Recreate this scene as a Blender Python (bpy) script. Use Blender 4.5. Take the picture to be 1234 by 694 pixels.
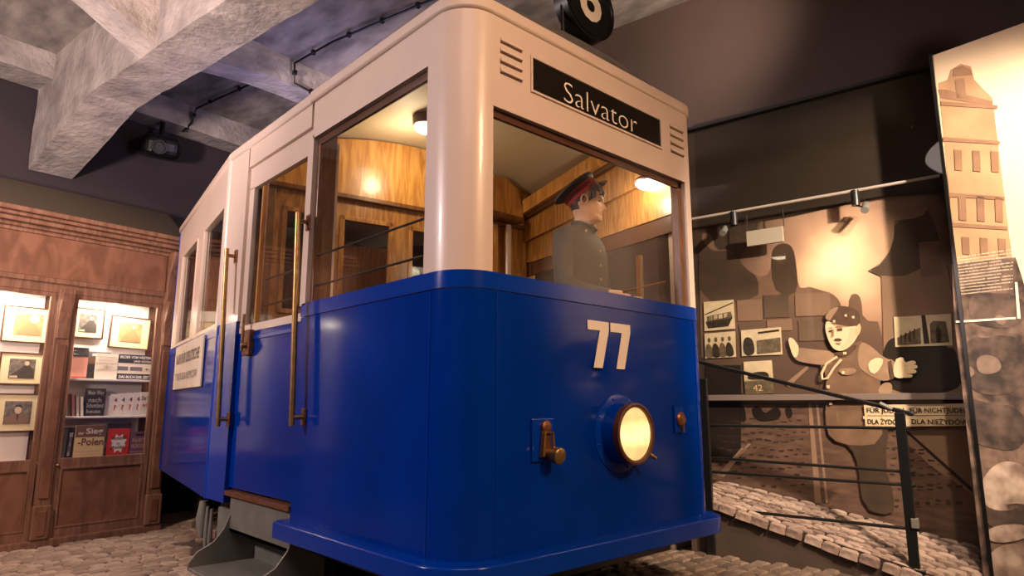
import bpy, bmesh, math, random
from mathutils import Vector, Matrix, noise
random.seed(7)
for _o in list(bpy.data.objects): bpy.data.objects.remove(_o)
C = bpy.context.scene.collection
V = Vector
# ---------------------------------------------------------------- camera, world, lights, exposure
FPX, PITCH, EYE, HEAD = 798.0, math.radians(10.0), 1.35, math.radians(47.2)
RT = V((math.sin(HEAD), -math.cos(HEAD), 0)); FH = V((math.cos(HEAD), math.sin(HEAD), 0))
FW = FH*math.cos(PITCH) + V((0, 0, math.sin(PITCH))); UP = V((0, 0, math.cos(PITCH))) - FH*math.sin(PITCH)
CAM = V((0, 0, EYE))
cd = bpy.data.cameras.new('camera'); cam = bpy.data.objects.new('camera', cd); C.objects.link(cam)
cd.sensor_width = 36; cd.lens = 36*FPX/1234; cd.clip_start = .02
_m = Matrix((RT, UP, -FW)).transposed().to_4x4(); _m.translation = CAM; cam.matrix_world = _m
bpy.context.scene.camera = cam
sc = bpy.context.scene
sc.view_settings.view_transform = 'Standard'; sc.view_settings.look = 'None'; sc.view_settings.gamma = 1
sc.view_settings.exposure = 0.0
sc.cycles.max_bounces = 8; sc.cycles.transparent_max_bounces = 16
w = bpy.data.worlds.new('world'); sc.world = w; w.use_nodes = True
w.node_tree.nodes['Background'].inputs[0].default_value = (.55, .5, .6, 1); w.node_tree.nodes['Background'].inputs[1].default_value = .02

def light(kind, loc, target, power, col, size=.5, sy=None, spot=60, blend=.5):
    l = bpy.data.lights.new('lamp_light', kind); l.energy = power; l.color = col
    if kind == 'AREA':
        l.shape = 'RECTANGLE' if sy else 'DISK'; l.size = size
        if sy: l.size_y = sy
    elif kind == 'SPOT': l.spot_size = math.radians(spot); l.spot_blend = blend; l.shadow_soft_size = size
    else: l.shadow_soft_size = size
    o = bpy.data.objects.new('lamp_light', l); C.objects.link(o); o.location = loc
    d = V(target)-V(loc); o.rotation_euler = d.to_track_quat('-Z', 'Y').to_euler()
    return o
light('AREA', (2.4, -3.2, 4.9), (2.9, 2.3, 2.4), 330, (1, .60, .33), 1.0)          # warm ceiling flood in front of the tram
light('SPOT', (-3.0, 5.0, 3.7), (1.9, 3.4, 1.5), 820, (1, .80, .80), .22, None, 72, .7)           # pinkish flood along the side
light('SPOT', (-1.8, 3.4, 2.3), (.3, 6.8, 5.0), 1600, (1, .77, .71), .3, None, 95, .8)            # uplight on the concrete
light('AREA', (3.0, 6.2, 3.8), (3.0, 6.6, 5.2), 16, (.60, .54, 1), 1.6)            # violet uplight behind the tram
light('SPOT', (-1.6, 4.6, 4.9), (.9, 7.9, 1.0), 900, (1, .72, .62), .3, None, 75, .8)            # on the shop front
light('SPOT', (3.3, -1.3, 3.6), (5.35, 2.1, 1.95), 1700, (1, .78, .62), .08, None, 56, .7)  # on the street mural
light('SPOT', (3.4, .2, 4.9), (4.9, 2.1, .5), 620, (1, .76, .56), .06, None, 34, .6)   # on the cobbled ramp
light('SPOT', (3.0, -1.6, 4.9), (5.1, .7, 2.4), 1500, (1, .68, .45), .08, None, 50, .7)             # on the crowd mural
light('SPOT', (4.75, 1.15, 3.05), (5.27, 2.05, 2.36), 55, (1, .80, .58), .02, None, 62, 1)   # added unseen spot, off the track, brightening the printed sky
light('AREA', (-.5, -1.0, 5.1), (-.5, -1.0, 0), 130, (1, .78, .74), 3.5)                # added soft fill under the ceiling, lifts the closed hall's ambient level
light('SPOT', (3.6, 1.4, 4.3), (4.7, 3.9, 5.2), 400, (1, .76, .58), .15, None, 95, .8)      # uplight on the right-hand ceiling

# ---------------------------------------------------------------- pixel to plane (finding true positions on real planes)
def ray(u, v): return FW + RT*((u-617)/FPX) - UP*((v-347)/FPX)
def hit(u, v, p, n):
    r = ray(u, v); return CAM + r*((V(p)-CAM).dot(n)/r.dot(n))
def project(p):
    d = V(p)-CAM; k = d.dot(FW)
    if k < .05: return (-9999, -9999)
    return (617+FPX*d.dot(RT)/k, 347-FPX*d.dot(UP)/k)
def seen(p, m=15):
    u, v = project(p); return -m < u < 1234+m and -m < v < 694+m
def azd(d): b = HEAD-math.radians(d); return V((math.cos(b), math.sin(b), 0))
DC, DN = azd(37.4), azd(-52.6)             # room axes: along the shop front, away towards the back wall
SHOP = V((2.297, 8.138, 0)); RA = math.atan2(DC.y, DC.x)
ROOM = Matrix.Translation(SHOP) @ Matrix.Rotation(RA, 4, 'Z')      # local x along DC, y along DN
def room(s, t, z): return SHOP + DC*s + DN*t + V((0, 0, z))

# ---------------------------------------------------------------- materials
MATS = {}
def S2L(c):
    return tuple(((x/255)/12.92 if x/255 <= .04045 else ((x/255+.055)/1.055)**2.4) for x in c)
def mat(name, col, rough=.6, metal=0, coat=0, spec=.5, noise_amt=0, nscale=8, bump=0, bscale=40, stretch=None, emit=None, estr=0, col2=None, sheen=0, detail=5):
    if name in MATS: return MATS[name]
    m = bpy.data.materials.new(name); m.use_nodes = True; nt = m.node_tree; N = nt.nodes; L = nt.links
    b = N['Principled BSDF']; b.inputs['Base Color'].default_value = (*col, 1); b.inputs['Roughness'].default_value = rough
    b.inputs['Metallic'].default_value = metal; b.inputs['Coat Weight'].default_value = coat; b.inputs['Specular IOR Level'].default_value = spec
    b.inputs['Coat Roughness'].default_value = .06
    if emit: b.inputs['Emission Color'].default_value = (*emit, 1); b.inputs['Emission Strength'].default_value = estr
    if noise_amt or bump:
        tc = N.new('ShaderNodeTexCoord'); mp = N.new('ShaderNodeMapping'); L.new(tc.outputs['Object'], mp.inputs[0])
        if stretch: mp.inputs['Scale'].default_value = stretch
    if noise_amt:
        n = N.new('ShaderNodeTexNoise'); n.inputs['Scale'].default_value = nscale; n.inputs['Detail'].default_value = detail; L.new(mp.outputs[0], n.inputs[0])
        r = N.new('ShaderNodeValToRGB'); c2 = col2 or tuple(x*(1-noise_amt) for x in col)
        r.color_ramp.elements[0].position = .35; r.color_ramp.elements[1].position = .68
        r.color_ramp.elements[0].color = (*c2, 1); r.color_ramp.elements[1].color = (*col, 1)
        L.new(n.outputs[0], r.inputs[0]); L.new(r.outputs[0], b.inputs['Base Color'])
    if bump:
        n2 = N.new('ShaderNodeTexNoise'); n2.inputs['Scale'].default_value = bscale; n2.inputs['Detail'].default_value = 4; L.new(mp.outputs[0], n2.inputs[0])
        bp = N.new('ShaderNodeBump'); bp.inputs['Strength'].default_value = bump; bp.inputs['Distance'].default_value = .02
        L.new(n2.outputs[0], bp.inputs['Height']); L.new(bp.outputs[0], b.inputs['Normal'])
    MATS[name] = m; return m
def glassmat(name, tint=(1, 1, 1), refl=.12, rough=.02):
    m = bpy.data.materials.new(name); m.use_nodes = True; nt = m.node_tree; N = nt.nodes; L = nt.links
    N.remove(N['Principled BSDF']); out = N['Material Output']
    t = N.new('ShaderNodeBsdfTransparent'); t.inputs[0].default_value = (*tint, 1)
    g = N.new('ShaderNodeBsdfGlossy'); g.inputs[1].default_value = rough
    lw = N.new('ShaderNodeLayerWeight'); f = N.new('ShaderNodeMath'); f.operation = 'POWER'; f.inputs[1].default_value = 4; L.new(lw.outputs['Facing'], f.inputs[0])
    a = N.new('ShaderNodeMath'); a.operation = 'MULTIPLY_ADD'; a.inputs[1].default_value = .35; a.inputs[2].default_value = refl; a.use_clamp = True
    mx = N.new('ShaderNodeMixShader'); L.new(f.outputs[0], a.inputs[0]); L.new(a.outputs[0], mx.inputs[0])
    L.new(t.outputs[0], mx.inputs[1]); L.new(g.outputs[0], mx.inputs[2]); L.new(mx.outputs[0], out.inputs[0])
    MATS[name] = m; return m
def woodmat(name, ca, cb, scale=3, stretch=(1, 1, .12), rough=.35, coat=.3, dist=3.0):
    m = bpy.data.materials.new(name); m.use_nodes = True; nt = m.node_tree; N = nt.nodes; L = nt.links
    b = N['Principled BSDF']; b.inputs['Roughness'].default_value = rough; b.inputs['Coat Weight'].default_value = coat; b.inputs['Coat Roughness'].default_value = .15
    tc = N.new('ShaderNodeTexCoord'); mp = N.new('ShaderNodeMapping'); mp.inputs['Scale'].default_value = stretch; L.new(tc.outputs['Object'], mp.inputs[0])
    n = N.new('ShaderNodeTexNoise'); n.inputs['Scale'].default_value = scale*4; n.inputs['Detail'].default_value = 6; n.inputs['Distortion'].default_value = dist; L.new(mp.outputs[0], n.inputs[0])
    r = N.new('ShaderNodeValToRGB'); r.color_ramp.elements[0].position = .38; r.color_ramp.elements[1].position = .62
    r.color_ramp.elements[0].color = (*ca, 1); r.color_ramp.elements[1].color = (*cb, 1)
    L.new(n.outputs[0], r.inputs[0]); L.new(r.outputs[0], b.inputs['Base Color'])
    bp = N.new('ShaderNodeBump'); bp.inputs['Strength'].default_value = .15; bp.inputs['Distance'].default_value = .01; L.new(n.outputs[0], bp.inputs['Height']); L.new(bp.outputs[0], b.inputs['Normal'])
    MATS[name] = m; return m
BLUE = mat('tram_blue', (.0, .028, .26), .12, coat=.0, spec=.16, bump=.035, bscale=3.2, noise_amt=.2, nscale=2)
BLUED = mat('tram_blue_trim', (.0, .032, .28), .2, coat=.0, spec=.3)
CREAM = mat('tram_cream', (.66, .52, .43), .36, coat=.15, noise_amt=.06, nscale=3, bump=.02, bscale=30)
ROOF = mat('roof_grey', (.10, .085, .075), .55, noise_amt=.3, nscale=6)
DARK = mat('dark_metal', (.012, .011, .011), .4)
BLACK = mat('black_paint', (.006, .006, .006), .3)
SEAM = mat('seam_dark', (.004, .006, .02), .6)
STEEL = mat('grey_painted_steel', (.17, .165, .14), .42, noise_amt=.25, nscale=5)
BRASS = mat('old_brass', (.45, .27, .10), .34, metal=.85, noise_amt=.35, nscale=20)
BRONZE = mat('bronze_lock', (.30, .12, .06), .42, metal=.6, noise_amt=.4, nscale=25)
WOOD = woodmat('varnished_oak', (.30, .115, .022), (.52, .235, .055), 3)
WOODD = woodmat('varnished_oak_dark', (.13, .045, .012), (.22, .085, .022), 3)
WOODR = woodmat('shop_wood', (.14, .062, .036), (.225, .112, .070), 2, rough=.6, coat=.05)
WOODRD = woodmat('shop_wood_panel', (.13, .052, .028), (.21, .092, .053), 1.4, stretch=(1, 1, .5), rough=.55, coat=.08, dist=1)
FRAMEW = mat('frame_brown', (.09, .03, .012), .4)
CEILP = mat('tram_ceiling', (.52, .42, .29), .6)
WALLP = mat('wall_purple', (.042, .030, .040), .75, noise_amt=.25, nscale=1.5)
WALLB = mat('wall_brown', (.075, .047, .040), .75, noise_amt=.2, nscale=1)
CONC = mat('concrete', (.52, .46, .43), .85, noise_amt=.45, nscale=3.5, bump=1.0, bscale=16, col2=(.30, .265, .25), detail=9)
CONCP = mat('concrete_slab', (.40, .35, .32), .9, noise_amt=.6, nscale=2.0, bump=.6, bscale=6, stretch=(2.4, 1, 1), detail=9)
PLASTER = mat('plaster_dark', (.10, .075, .07), .8)
COBS = [mat('cobble_a', (.36, .25, .19), .8, noise_amt=.35, nscale=14, bump=.5, bscale=30), mat('cobble_b', (.28, .195, .15), .8, noise_amt=.35, nscale=14, bump=.5, bscale=30), mat('cobble_c', (.42, .31, .24), .8, noise_amt=.3, nscale=14, bump=.5, bscale=30)]
COBD = [mat('cobble_brown_a', (.17, .115, .08), .75, noise_amt=.4, nscale=14, bump=.5, bscale=30), mat('cobble_brown_b', (.12, .08, .058), .75, noise_amt=.4, nscale=14, bump=.5, bscale=30), mat('cobble_brown_c', (.20, .14, .10), .75, noise_amt=.35, nscale=14, bump=.5, bscale=30)]
GROUT = mat('grout', (.10, .072, .055), .95, noise_amt=.4, nscale=20)
GLASS = glassmat('clear_glass', (.97, .97, .96), .008)
SHOPGLASS = glassmat('shop_glass', (.97, .97, .97), .02)
EXGLASS = glassmat('exhibit_glass', (.93, .91, .87), .03)
WHITEP = mat('shop_back_white', (.80, .74, .68), .6)
SHELFM = mat('shelf_white', (.75, .70, .68), .5)
MOUNT = mat('mount_cream', (.74, .62, .38), .7)
PHOTO = mat('photo_print', (.30, .25, .20), .6, noise_amt=.8, nscale=18)
CREAMT = mat('lettering_cream', (.80, .70, .58), .5)
INK = mat('ink', (.02, .015, .012), .7)
LAMPE = mat('lamp_glow', (1, 1, 1), .5, emit=(1, .86, .62), estr=14)
TUBE = mat('strip_light_glow', (1, 1, 1), .5, emit=(1, .83, .6), estr=14)

# ---------------------------------------------------------------- builders
MW = {}     # world matrix of every empty / tagged root
class MB:
    def __init__(s): s.v = []; s.f = []
    def add(s, vs, fs):
        b = len(s.v); s.v += [tuple(x) for x in vs]; s.f += [tuple(b+i for i in f) for f in fs]; return s
    def hexa(s, p): # 8 corners: bottom 4 ccw, top 4
        return s.add(p, [(3, 2, 1, 0), (4, 5, 6, 7), (0, 1, 5, 4), (1, 2, 6, 5), (2, 3, 7, 6), (3, 0, 4, 7)])
    def box(s, x0, x1, y0, y1, z0, z1, M=None):
        p = [V(q) for q in ((x0, y0, z0), (x1, y0, z0), (x1, y1, z0), (x0, y1, z0), (x0, y0, z1), (x1, y0, z1), (x1, y1, z1), (x0, y1, z1))]
        return s.hexa([M @ q for q in p] if M else p)
    def prism(s, pts, off):  # pts planar 3D polygon, extruded by vector off
        n = len(pts); a = [V(p) for p in pts]; b = [p+V(off) for p in a]
        return s.add(a+b, [tuple(range(n))[::-1], tuple(range(n, 2*n))] + [(i, (i+1) % n, n+(i+1) % n, n+i) for i in range(n)])
    def tube(s, pts, r, n=10, cap=True):
        pts = [V(p) for p in pts]; rs = r if isinstance(r, (list, tuple)) else [r]*len(pts); rings = []; prev = None
        for i, p in enumerate(pts):
            d = ((pts[min(i+1, len(pts)-1)]-pts[max(i-1, 0)])).normalized()
            a = d.cross(V((0, 0, 1))) if prev is None else prev - d*prev.dot(d)
            if a.length < 1e-3: a = d.cross(V((1, 0, 0)))
            a.normalize(); prev = a; b = d.cross(a)
            rings.append([p+(a*math.cos(2*math.pi*k/n)+b*math.sin(2*math.pi*k/n))*rs[i] for k in range(n)])
        return s.loft(rings, cap)
    def loft(s, rings, cap=True, close=True):
        n = len(rings[0]); vs = [p for r in rings for p in r]; fs = []
        for i in range(len(rings)-1):
            for k in range(n if close else n-1):
                fs.append((i*n+k, i*n+(k+1) % n, (i+1)*n+(k+1) % n, (i+1)*n+k))
        if cap: fs += [tuple(range(n))[::-1], tuple((len(rings)-1)*n+k for k in range(n))]
        return s.add(vs, fs)
    def lathe(s, o, axis, prof, n=32):  # prof: (distance along axis, radius)
        ax = V(axis).normalized(); a = ax.cross(V((0, 0, 1)));
        if a.length < 1e-3: a = V((1, 0, 0))
        a.normalize(); b = ax.cross(a)
        return s.loft([[V(o)+ax*h+(a*math.cos(2*math.pi*k/n)+b*math.sin(2*math.pi*k/n))*max(r, 1e-4) for k in range(n)] for h, r in prof])
    def build(s, name, m, parent=None, bevel=0, smooth=False, wn=False, seg=2):
        me = bpy.data.meshes.new(name); inv = MW[parent].inverted() if parent and parent in MW else Matrix()
        me.from_pydata([inv @ V(p) for p in s.v], [], s.f)
        bm = bmesh.new(); bm.from_mesh(me); bmesh.ops.recalc_face_normals(bm, faces=bm.faces)
        if smooth:
            for f in bm.faces: f.smooth = True
            for e in bm.edges:
                if len(e.link_faces) == 2 and e.calc_face_angle(0) > math.radians(38): e.smooth = False
        bm.to_mesh(me); bm.free(); me.materials.append(m)
        o = bpy.data.objects.new(name, me); C.objects.link(o)
        if parent: o.parent = parent
        if parent in MW: MW[o] = MW[parent]
        else: MW[o] = Matrix()
        if bevel:
            md = o.modifiers.new('bevel', 'BEVEL'); md.width = bevel; md.segments = seg; md.limit_method = 'ANGLE'; md.angle_limit = math.radians(40)
        return o
def tag(o, label=None, cat=None, group=None, kind=None):
    for k, v in (('label', label), ('category', cat), ('group', group), ('kind', kind)):
        if v: o[k] = v
    return o
def empty(name, M, label=None, cat=None, group=None, kind=None):
    if not isinstance(M, Matrix): M = Matrix.Translation(V(M))
    o = bpy.data.objects.new(name, None); C.objects.link(o); o.matrix_world = M; o.empty_display_size = .1; MW[o] = M.copy()
    return tag(o, label, cat, group, kind)
def text(body, name, m, parent, o, right, up, width=None, height=None, depth=.002, anchor='l', sx=1, bold=0):
    """flat lettering; o is the lower-left corner (or centre) of its box"""
    cu = bpy.data.curves.new(name, 'FONT'); cu.body = body; cu.size = 1; cu.extrude = 0; cu.resolution_u = 3; cu.offset = bold
    t = bpy.data.objects.new(name, cu); C.objects.link(t); dg = bpy.context.evaluated_depsgraph_get(); dg.update()
    me = bpy.data.meshes.new_from_object(t.evaluated_get(dg)); C.objects.unlink(t); bpy.data.objects.remove(t); bpy.data.curves.remove(cu)
    xs = [v.co.x for v in me.vertices]; ys = [v.co.y for v in me.vertices]
    x0, x1, y0, y1 = min(xs), max(xs), min(ys), max(ys); kx = width/(x1-x0) if width else 1; ky = height/(y1-y0) if height else kx
    if not width: kx = ky*sx
    right = V(right).normalized(); up = V(up).normalized(); nrm = right.cross(up)
    inv = MW[parent].inverted() if parent in MW else Matrix(); cxx = (x0+x1)/2 if anchor == 'c' else x0; cyy = (y0+y1)/2 if anchor == 'c' else y0
    bm = bmesh.new(); bm.from_mesh(me)
    for v in bm.verts: v.co = inv @ (V(o) + right*((v.co.x-cxx)*kx) + up*((v.co.y-cyy)*ky) + nrm*depth)
    bm.to_mesh(me); bm.free(); me.materials.clear(); me.materials.append(m)
    ob = bpy.data.objects.new(name, me); C.objects.link(ob); ob.parent = parent; MW[ob] = MW.get(parent, Matrix())
    return ob
def smooth_outline(pts, n=2):
    for _ in range(n):
        q = []
        for a, b in zip(pts, pts[1:]+pts[:1]): q += [(a[0]*.75+b[0]*.25, a[1]*.75+b[1]*.25), (a[0]*.25+b[0]*.75, a[1]*.25+b[1]*.75)]
        pts = q
    return pts
def offset(path, d):
    """shift an open plan path sideways; positive is inward (left of travel)"""
    out = []
    for i, p in enumerate(path):
        ns = []
        if i > 0: a = (V(p)-V(path[i-1])).normalized(); ns.append(V((-a.y, a.x)))
        if i < len(path)-1: a = (V(path[i+1])-V(p)).normalized(); ns.append(V((-a.y, a.x)))
        n = sum(ns, V((0, 0))).normalized(); k = 1/max(.5, n.dot(ns[0]))
        out.append(V(p)+n*d*k)
    return out
def strip(mb, path, z0, z1, th, out=0.0):
    a = offset(path, -out); b = offset(path, th)
    rings = [[V((*p, z0)), V((*q, z0)), V((*q, z1)), V((*p, z1))] for p, q in zip(a, b)]
    return mb.loft(rings)
# ---------------------------------------------------------------- the room
def st(name, mb, m, **k): return tag(mb.build(name, m, **k), kind='structure')
ZC = 5.2
st('floor', MB().box(-9, 8, -9, 13, -.12, 0), GROUT)
st('ceiling', MB().box(-9, 9, -9, 13, ZC, ZC+.3), CONCP)
st('wall_back', MB().box(-8, 4.2, 1.0, 1.2, 0, ZC, ROOM), WALLP)
st('wall_left', MB().box(-7.4, -7.2, -13, 1.0, 0, ZC, ROOM), WALLP)
DR = 5.66; sR = (DC*DR - SHOP).dot(DC)      # the street wall, in room coordinates
st('wall_right', MB().box(sR, sR+.2, -13, 1.0, 0, ZC, ROOM), WALLB)
st('wall_front', MB().box(-7.4, sR+.2, -13.2, -13, 0, ZC, ROOM), WALLP)
# concrete beams: a haunched main beam, a cross beam and an edge beam
beam = empty('concrete_beam', room(-1.1, 1, 4.0), 'rough haunched concrete main beam running under the ceiling to the back wall', 'beam')
def rough(mb, name, m, parent, cuts=.16, amp=.012):
    o = mb.build(name, m, parent); bm = bmesh.new(); bm.from_mesh(o.data)
    for _ in range(6):
        es = [e for e in bm.edges if e.calc_length() > cuts*1.6]
        if not es: break
        bmesh.ops.subdivide_edges(bm, edges=es, cuts=1, use_grid_fill=True)
    bmesh.ops.triangulate(bm, faces=bm.faces)
    for v in bm.verts:
        n = noise.noise_vector(v.co*3.1)+noise.noise_vector(v.co*9)*.5; v.co += n*amp
    bm.to_mesh(o.data); bm.free(); return o
def rp(s, t, z): return room(s, t, z)
prof = [(-12.5, 4.4), (-.60, 4.4), (.98, 3.95), (.98, ZC), (-12.5, ZC)]
rough(MB().prism([rp(-1.32, t, z) for t, z in prof], DC*.44), 'main_beam', CONC, beam)
eb = MB()
xb = empty('concrete_cross_beam', room(-2.3, -1.7, 4.8), 'concrete cross beam with a flared end left of the main beam', 'beam')
rough(MB().prism([rp(s, -1.95, z) for s, z in ((-7.1, 4.85), (-2.2, 4.85), (-1.3, 4.42), (-1.3, ZC), (-7.1, ZC))], DN*.34), 'cross_beam', CONC, xb, .2)
xc = empty('concrete_cross_beam', room(1.3, -1.7, 4.8), 'concrete cross beam with a flared end over the tram roof', 'beam')
rough(MB().prism([rp(s, -1.45, z) for s, z in ((-.9, 4.72), (0, 4.88), (3.0, 4.95), (3.0, ZC), (-.9, ZC))], DN*.34), 'cross_beam', CONC, xc, .2)
xd = empty('concrete_edge_beam', room(-1, .9, 4.9), 'shallow concrete edge beam along the top of the purple back wall', 'beam')
rough(MB().box(-7.1, -1.3, .55, .98, 4.9, ZC, ROOM), 'edge_beam', CONC, xd, .25)
rough(MB().box(-.9, 3.9, .62, .98, 4.88, ZC, ROOM), 'edge_beam', CONC, xd, .25)
# conduits
for lab, pts in (('thin dark conduit bending down between the ceiling and the projector', [(1.0, -1.5, 5.17), (.34, -.7, 5.15), (.25, .5, 5.12), (.25, .58, 4.95), (.2, .70, 4.84)]),
                 ('thin dark conduit stepping sideways over the tram roof', [(.45, -3.6, 5.15), (.33, -2.2, 5.14), (.33, -1.52, 5.12), (.36, -1.50, 4.90), (.80, -1.50, 4.86)])):
    c = empty('conduit', room(*pts[0]), lab, 'pipe', 'conduits')
    P = [rp(*p) for p in pts]; MB().tube(P, .013, 8).build('pipe', BLACK, c, smooth=True)
    for a, b in zip(P, P[1:]):
        k = max(1, int((b-a).length/.45))
        for i in range(k):
            q = a+(b-a)*((i+.5)/k); MB().box(q.x-.022, q.x+.022, q.y-.022, q.y+.022, q.z-.02, q.z+.03).build('clamp', BLACK, c, bevel=.004)
pj = empty('projector', hit(193, 178, room(0, .70, 0), DN), 'black projector hanging from the edge beam before the back wall', 'projector')
pc = MW[pj].translation.copy()
PM = Matrix.Translation(pc) @ Matrix.Rotation(RA-.25, 4, 'Z') @ Matrix.Rotation(.25, 4, 'X')
MB().box(-.22, .22, -.22, .2, -.14, .15, PM).build('body', BLACK, pj, bevel=.10, seg=4)
MB().lathe(PM @ V((-.05, -.2, -.02)), (PM.to_3x3() @ V((0, -1, 0))), [(0, .085), (.09, .085), (.09, .07), (.05, .065)], 24).build('lens', DARK, pj, smooth=True)
MB().tube([pc+V((0, 0, .1)), pc+V((0, 0, .45))], .03, 10).build('bracket', BLACK, pj, smooth=True)

# ---------------------------------------------------------------- setts (cobblestones)
def cobmesh(seed, lx, ly, h, mats=None):
    rnd = random.Random(seed); bm = bmesh.new()
    base = [(-1, -1), (1, -1), (1, 1), (-1, 1)]; off = [(rnd.uniform(-.12, .12), rnd.uniform(-.12, .12)) for _ in range(4)]
    def ring(k, z, jz=0): return [bm.verts.new((lx/2*(bx+ox)*k, ly/2*(by+oy)*k, z+rnd.uniform(-jz, jz))) for (bx, by), (ox, oy) in zip(base, off)]
    r0, r1, r2 = ring(1, -.04), ring(.97, h*.55, .002), ring(.74, h, .004)
    for a, b in ((r0, r1), (r1, r2)):
        for i in range(4): bm.faces.new((a[i], a[(i+1) % 4], b[(i+1) % 4], b[i]))
    c = bm.verts.new((rnd.uniform(-.01, .01), rnd.uniform(-.01, .01), h+.004))
    for i in range(4): bm.faces.new((r2[i], r2[(i+1) % 4], c))
    for f in bm.faces: f.smooth = False
    me = bpy.data.meshes.new('cobble'); bm.to_mesh(me); bm.free(); me.materials.append((mats or COBS)[seed % 3]); return me
def lay(parent, spots, variants, limit):
    """spots: matrices in world space; the largest in view become objects, the rest one joined part"""
    spots = sorted(spots, key=lambda M: (M.translation-CAM).length); singles = [M for M in spots if seen(M.translation, 10)][:limit]
    ids = set(id(M) for M in singles); inv = MW[parent].inverted() if parent in MW else Matrix(); rest = MB()
    for i, M in enumerate(singles):
        o = bpy.data.objects.new('cobble', variants[i*7 % len(variants)]); C.objects.link(o); o.parent = parent; o.matrix_local = inv @ M
    for i, M in enumerate([M for M in spots if id(M) not in ids]):
        me = variants[i % len(variants)]; rest.add([M @ v.co for v in me.vertices], [tuple(f.vertices) for f in me.polygons])
    if rest.v: tag(rest.build('cobbles', variants[0].materials[0], parent), kind='stuff')
FL = bpy.data.objects['floor']; MW[FL] = Matrix()
SET = [cobmesh(k, .125, .105, .028) for k in range(9)]
sp = []
rnd = random.Random(3)
for j in range(-22, 9):
    for i in range(-24, 14):
        s = i*.131+(j % 2)*.06+rnd.uniform(-.012, .012)+.05*math.sin(j*.7); t = j*.113+.05*math.sin(i*.55)+rnd.uniform(-.01, .01)
        p = room(s, t, 0)
        if t > .0-.07 and s < .07: continue
        if p.x > 2.2 and p.y < 7.2: continue
        if not (seen(p, 60)) or s > 1.9: continue
        sp.append(Matrix.Translation(p+V((0, 0, rnd.uniform(-.006, .004)))) @ Matrix.Rotation(RA+rnd.uniform(-.12, .12), 4, 'Z') @ Matrix.Rotation(rnd.uniform(-.05, .05), 4, 'X'))
lay(FL, sp, SET, 290)
# raised cobbled track bed under the tram
BZ = .25
bed = empty('track_bed', (3.2, 4.5, 0), 'raised bed of brown cobbles under and beyond the tram', 'paving')
bd = MB().prism([V((2.25, 2.4, .0)), V((3.1, 1.9, 0)), V((4.2, .8, 0)), V((5.4, -.6, 0)), V((5.75, -.5, 0)), V((4.78, 5.2, 0)), V((4.15, 8.2, 0)), V((2.5, 6.9, 0)), V((2.25, 4.7, 0))], (0, 0, BZ-.012)); bd.build('slab', GROUT, bed)
SET2 = [cobmesh(k+20, .145, .10, .03, COBD) for k in range(9)]; sp = []
for j in range(0, 60):
    for i in range(0, 40):
        q = V((2.3+i*.152+(j % 2)*.075+rnd.uniform(-.01, .01), .9+j*.108+rnd.uniform(-.008, .008), BZ))
        if q.dot(DC) > 5.0 and q.y < 3.15: continue
        if q.dot(DC) > 5.5 or q.y > 7 or q.y < 2.4-(q.x-2.3)*.75+.15: continue
        if not seen(q, 25): continue
        u, v = project(q)
        if v < 560: continue
        sp.append(Matrix.Translation(q+V((0, 0, rnd.uniform(-.018, -.008)))) @ Matrix.Rotation(rnd.uniform(-.08, .08), 4, 'Z'))
lay(bed, sp, SET2, 280)

# ---------------------------------------------------------------- the tram
tram = empty('tram', (2.8, 2.285, .25), 'blue and cream tram number 77 signed Salvator, headlight lit', 'tram')
def arc(cx, cy, r, a0, a1, n): return [(cx+r*math.cos(math.radians(a0+(a1-a0)*i/n)), cy+r*math.sin(math.radians(a0+(a1-a0)*i/n))) for i in range(n+1)]
XS, YF, XR = 1.79, 2.285, 3.81
LC = arc(XS+.19, YF+.19, .19, 180, 270, 10)            # near corner
RC = arc(XR-.12, YF+.12, .12, 270, 360+12.4-0, 8)       # far corner
RD = V((.2157, .9764)); RS0 = V(RC[-1]); RS1 = RS0+RD*2.36   # right side of the platform
SD = V((azd(-34).x, azd(-34).y)); SL0 = V((XS, 5.25)); SL1 = SL0+SD*2.75
ZB, ZS, ZT, ZR = .655, 1.95, 3.03, 3.33; YD0, YD1 = 3.84, 4.84
TH = .05
def sp_(name, path, z0, z1, m, th=TH, out=0, parent=tram, **k): return strip(MB(), path, z0, z1, th, out).build(name, m, parent, smooth=True, **k)
side = [(XS, YD0), (XS, YF+.19)]
# blue lower body
sp_('side_panel', [(XS, YD0), (XS, YF+.205)], ZB, ZS-.075, BLUE)
sp_('corner_panel', [(XS, YF+.20)]+LC+[(XS+.225, YF)], ZB, ZS-.075, BLUE)
bp = []                                                   # front sheet with gentle waves and its dent
nx, nz = 90, 64; fx0, fx1 = XS+.23, XR-.13
dent = hit(712, 452, (0, YF, 0), (0, 1, 0))
G = MB(); vs = []
for k in range(nz+1):
    for i in range(nx+1):
        x = fx0+(fx1-fx0)*i/nx; z = ZB+(ZS-.075-ZB)*k/nz
        y = YF+.0035*noise.noise(V((x*1.7, 3, z*1.3)))
        r2 = ((x-dent.x)/.17)**2+((z-dent.z)/.10)**2; y += .012*math.exp(-r2*1.2)+.007*math.exp(-(((x-dent.x-.06)/.05)**2+((z-dent.z-.02-(x-dent.x)*.25)/.018)**2))
        e = min(1, min(x-fx0, fx1-x)/.05); y = YF+(y-YF)*max(0, e)
        vs.append(V((x, y, z)))
n1 = len(vs); allv = vs+[V((v.x, YF+TH, v.z)) for v in vs]; fs = []
for k in range(nz):
    for i in range(nx):
        a = k*(nx+1)+i; fs.append((a, a+1, a+nx+2, a+nx+1))
bnd = [i for i in range(nx+1)]+[k*(nx+1)+nx for k in range(1, nz+1)]+[nz*(nx+1)+i for i in range(nx-1, -1, -1)]+[k*(nx+1) for k in range(nz-1, 0, -1)]
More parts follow.
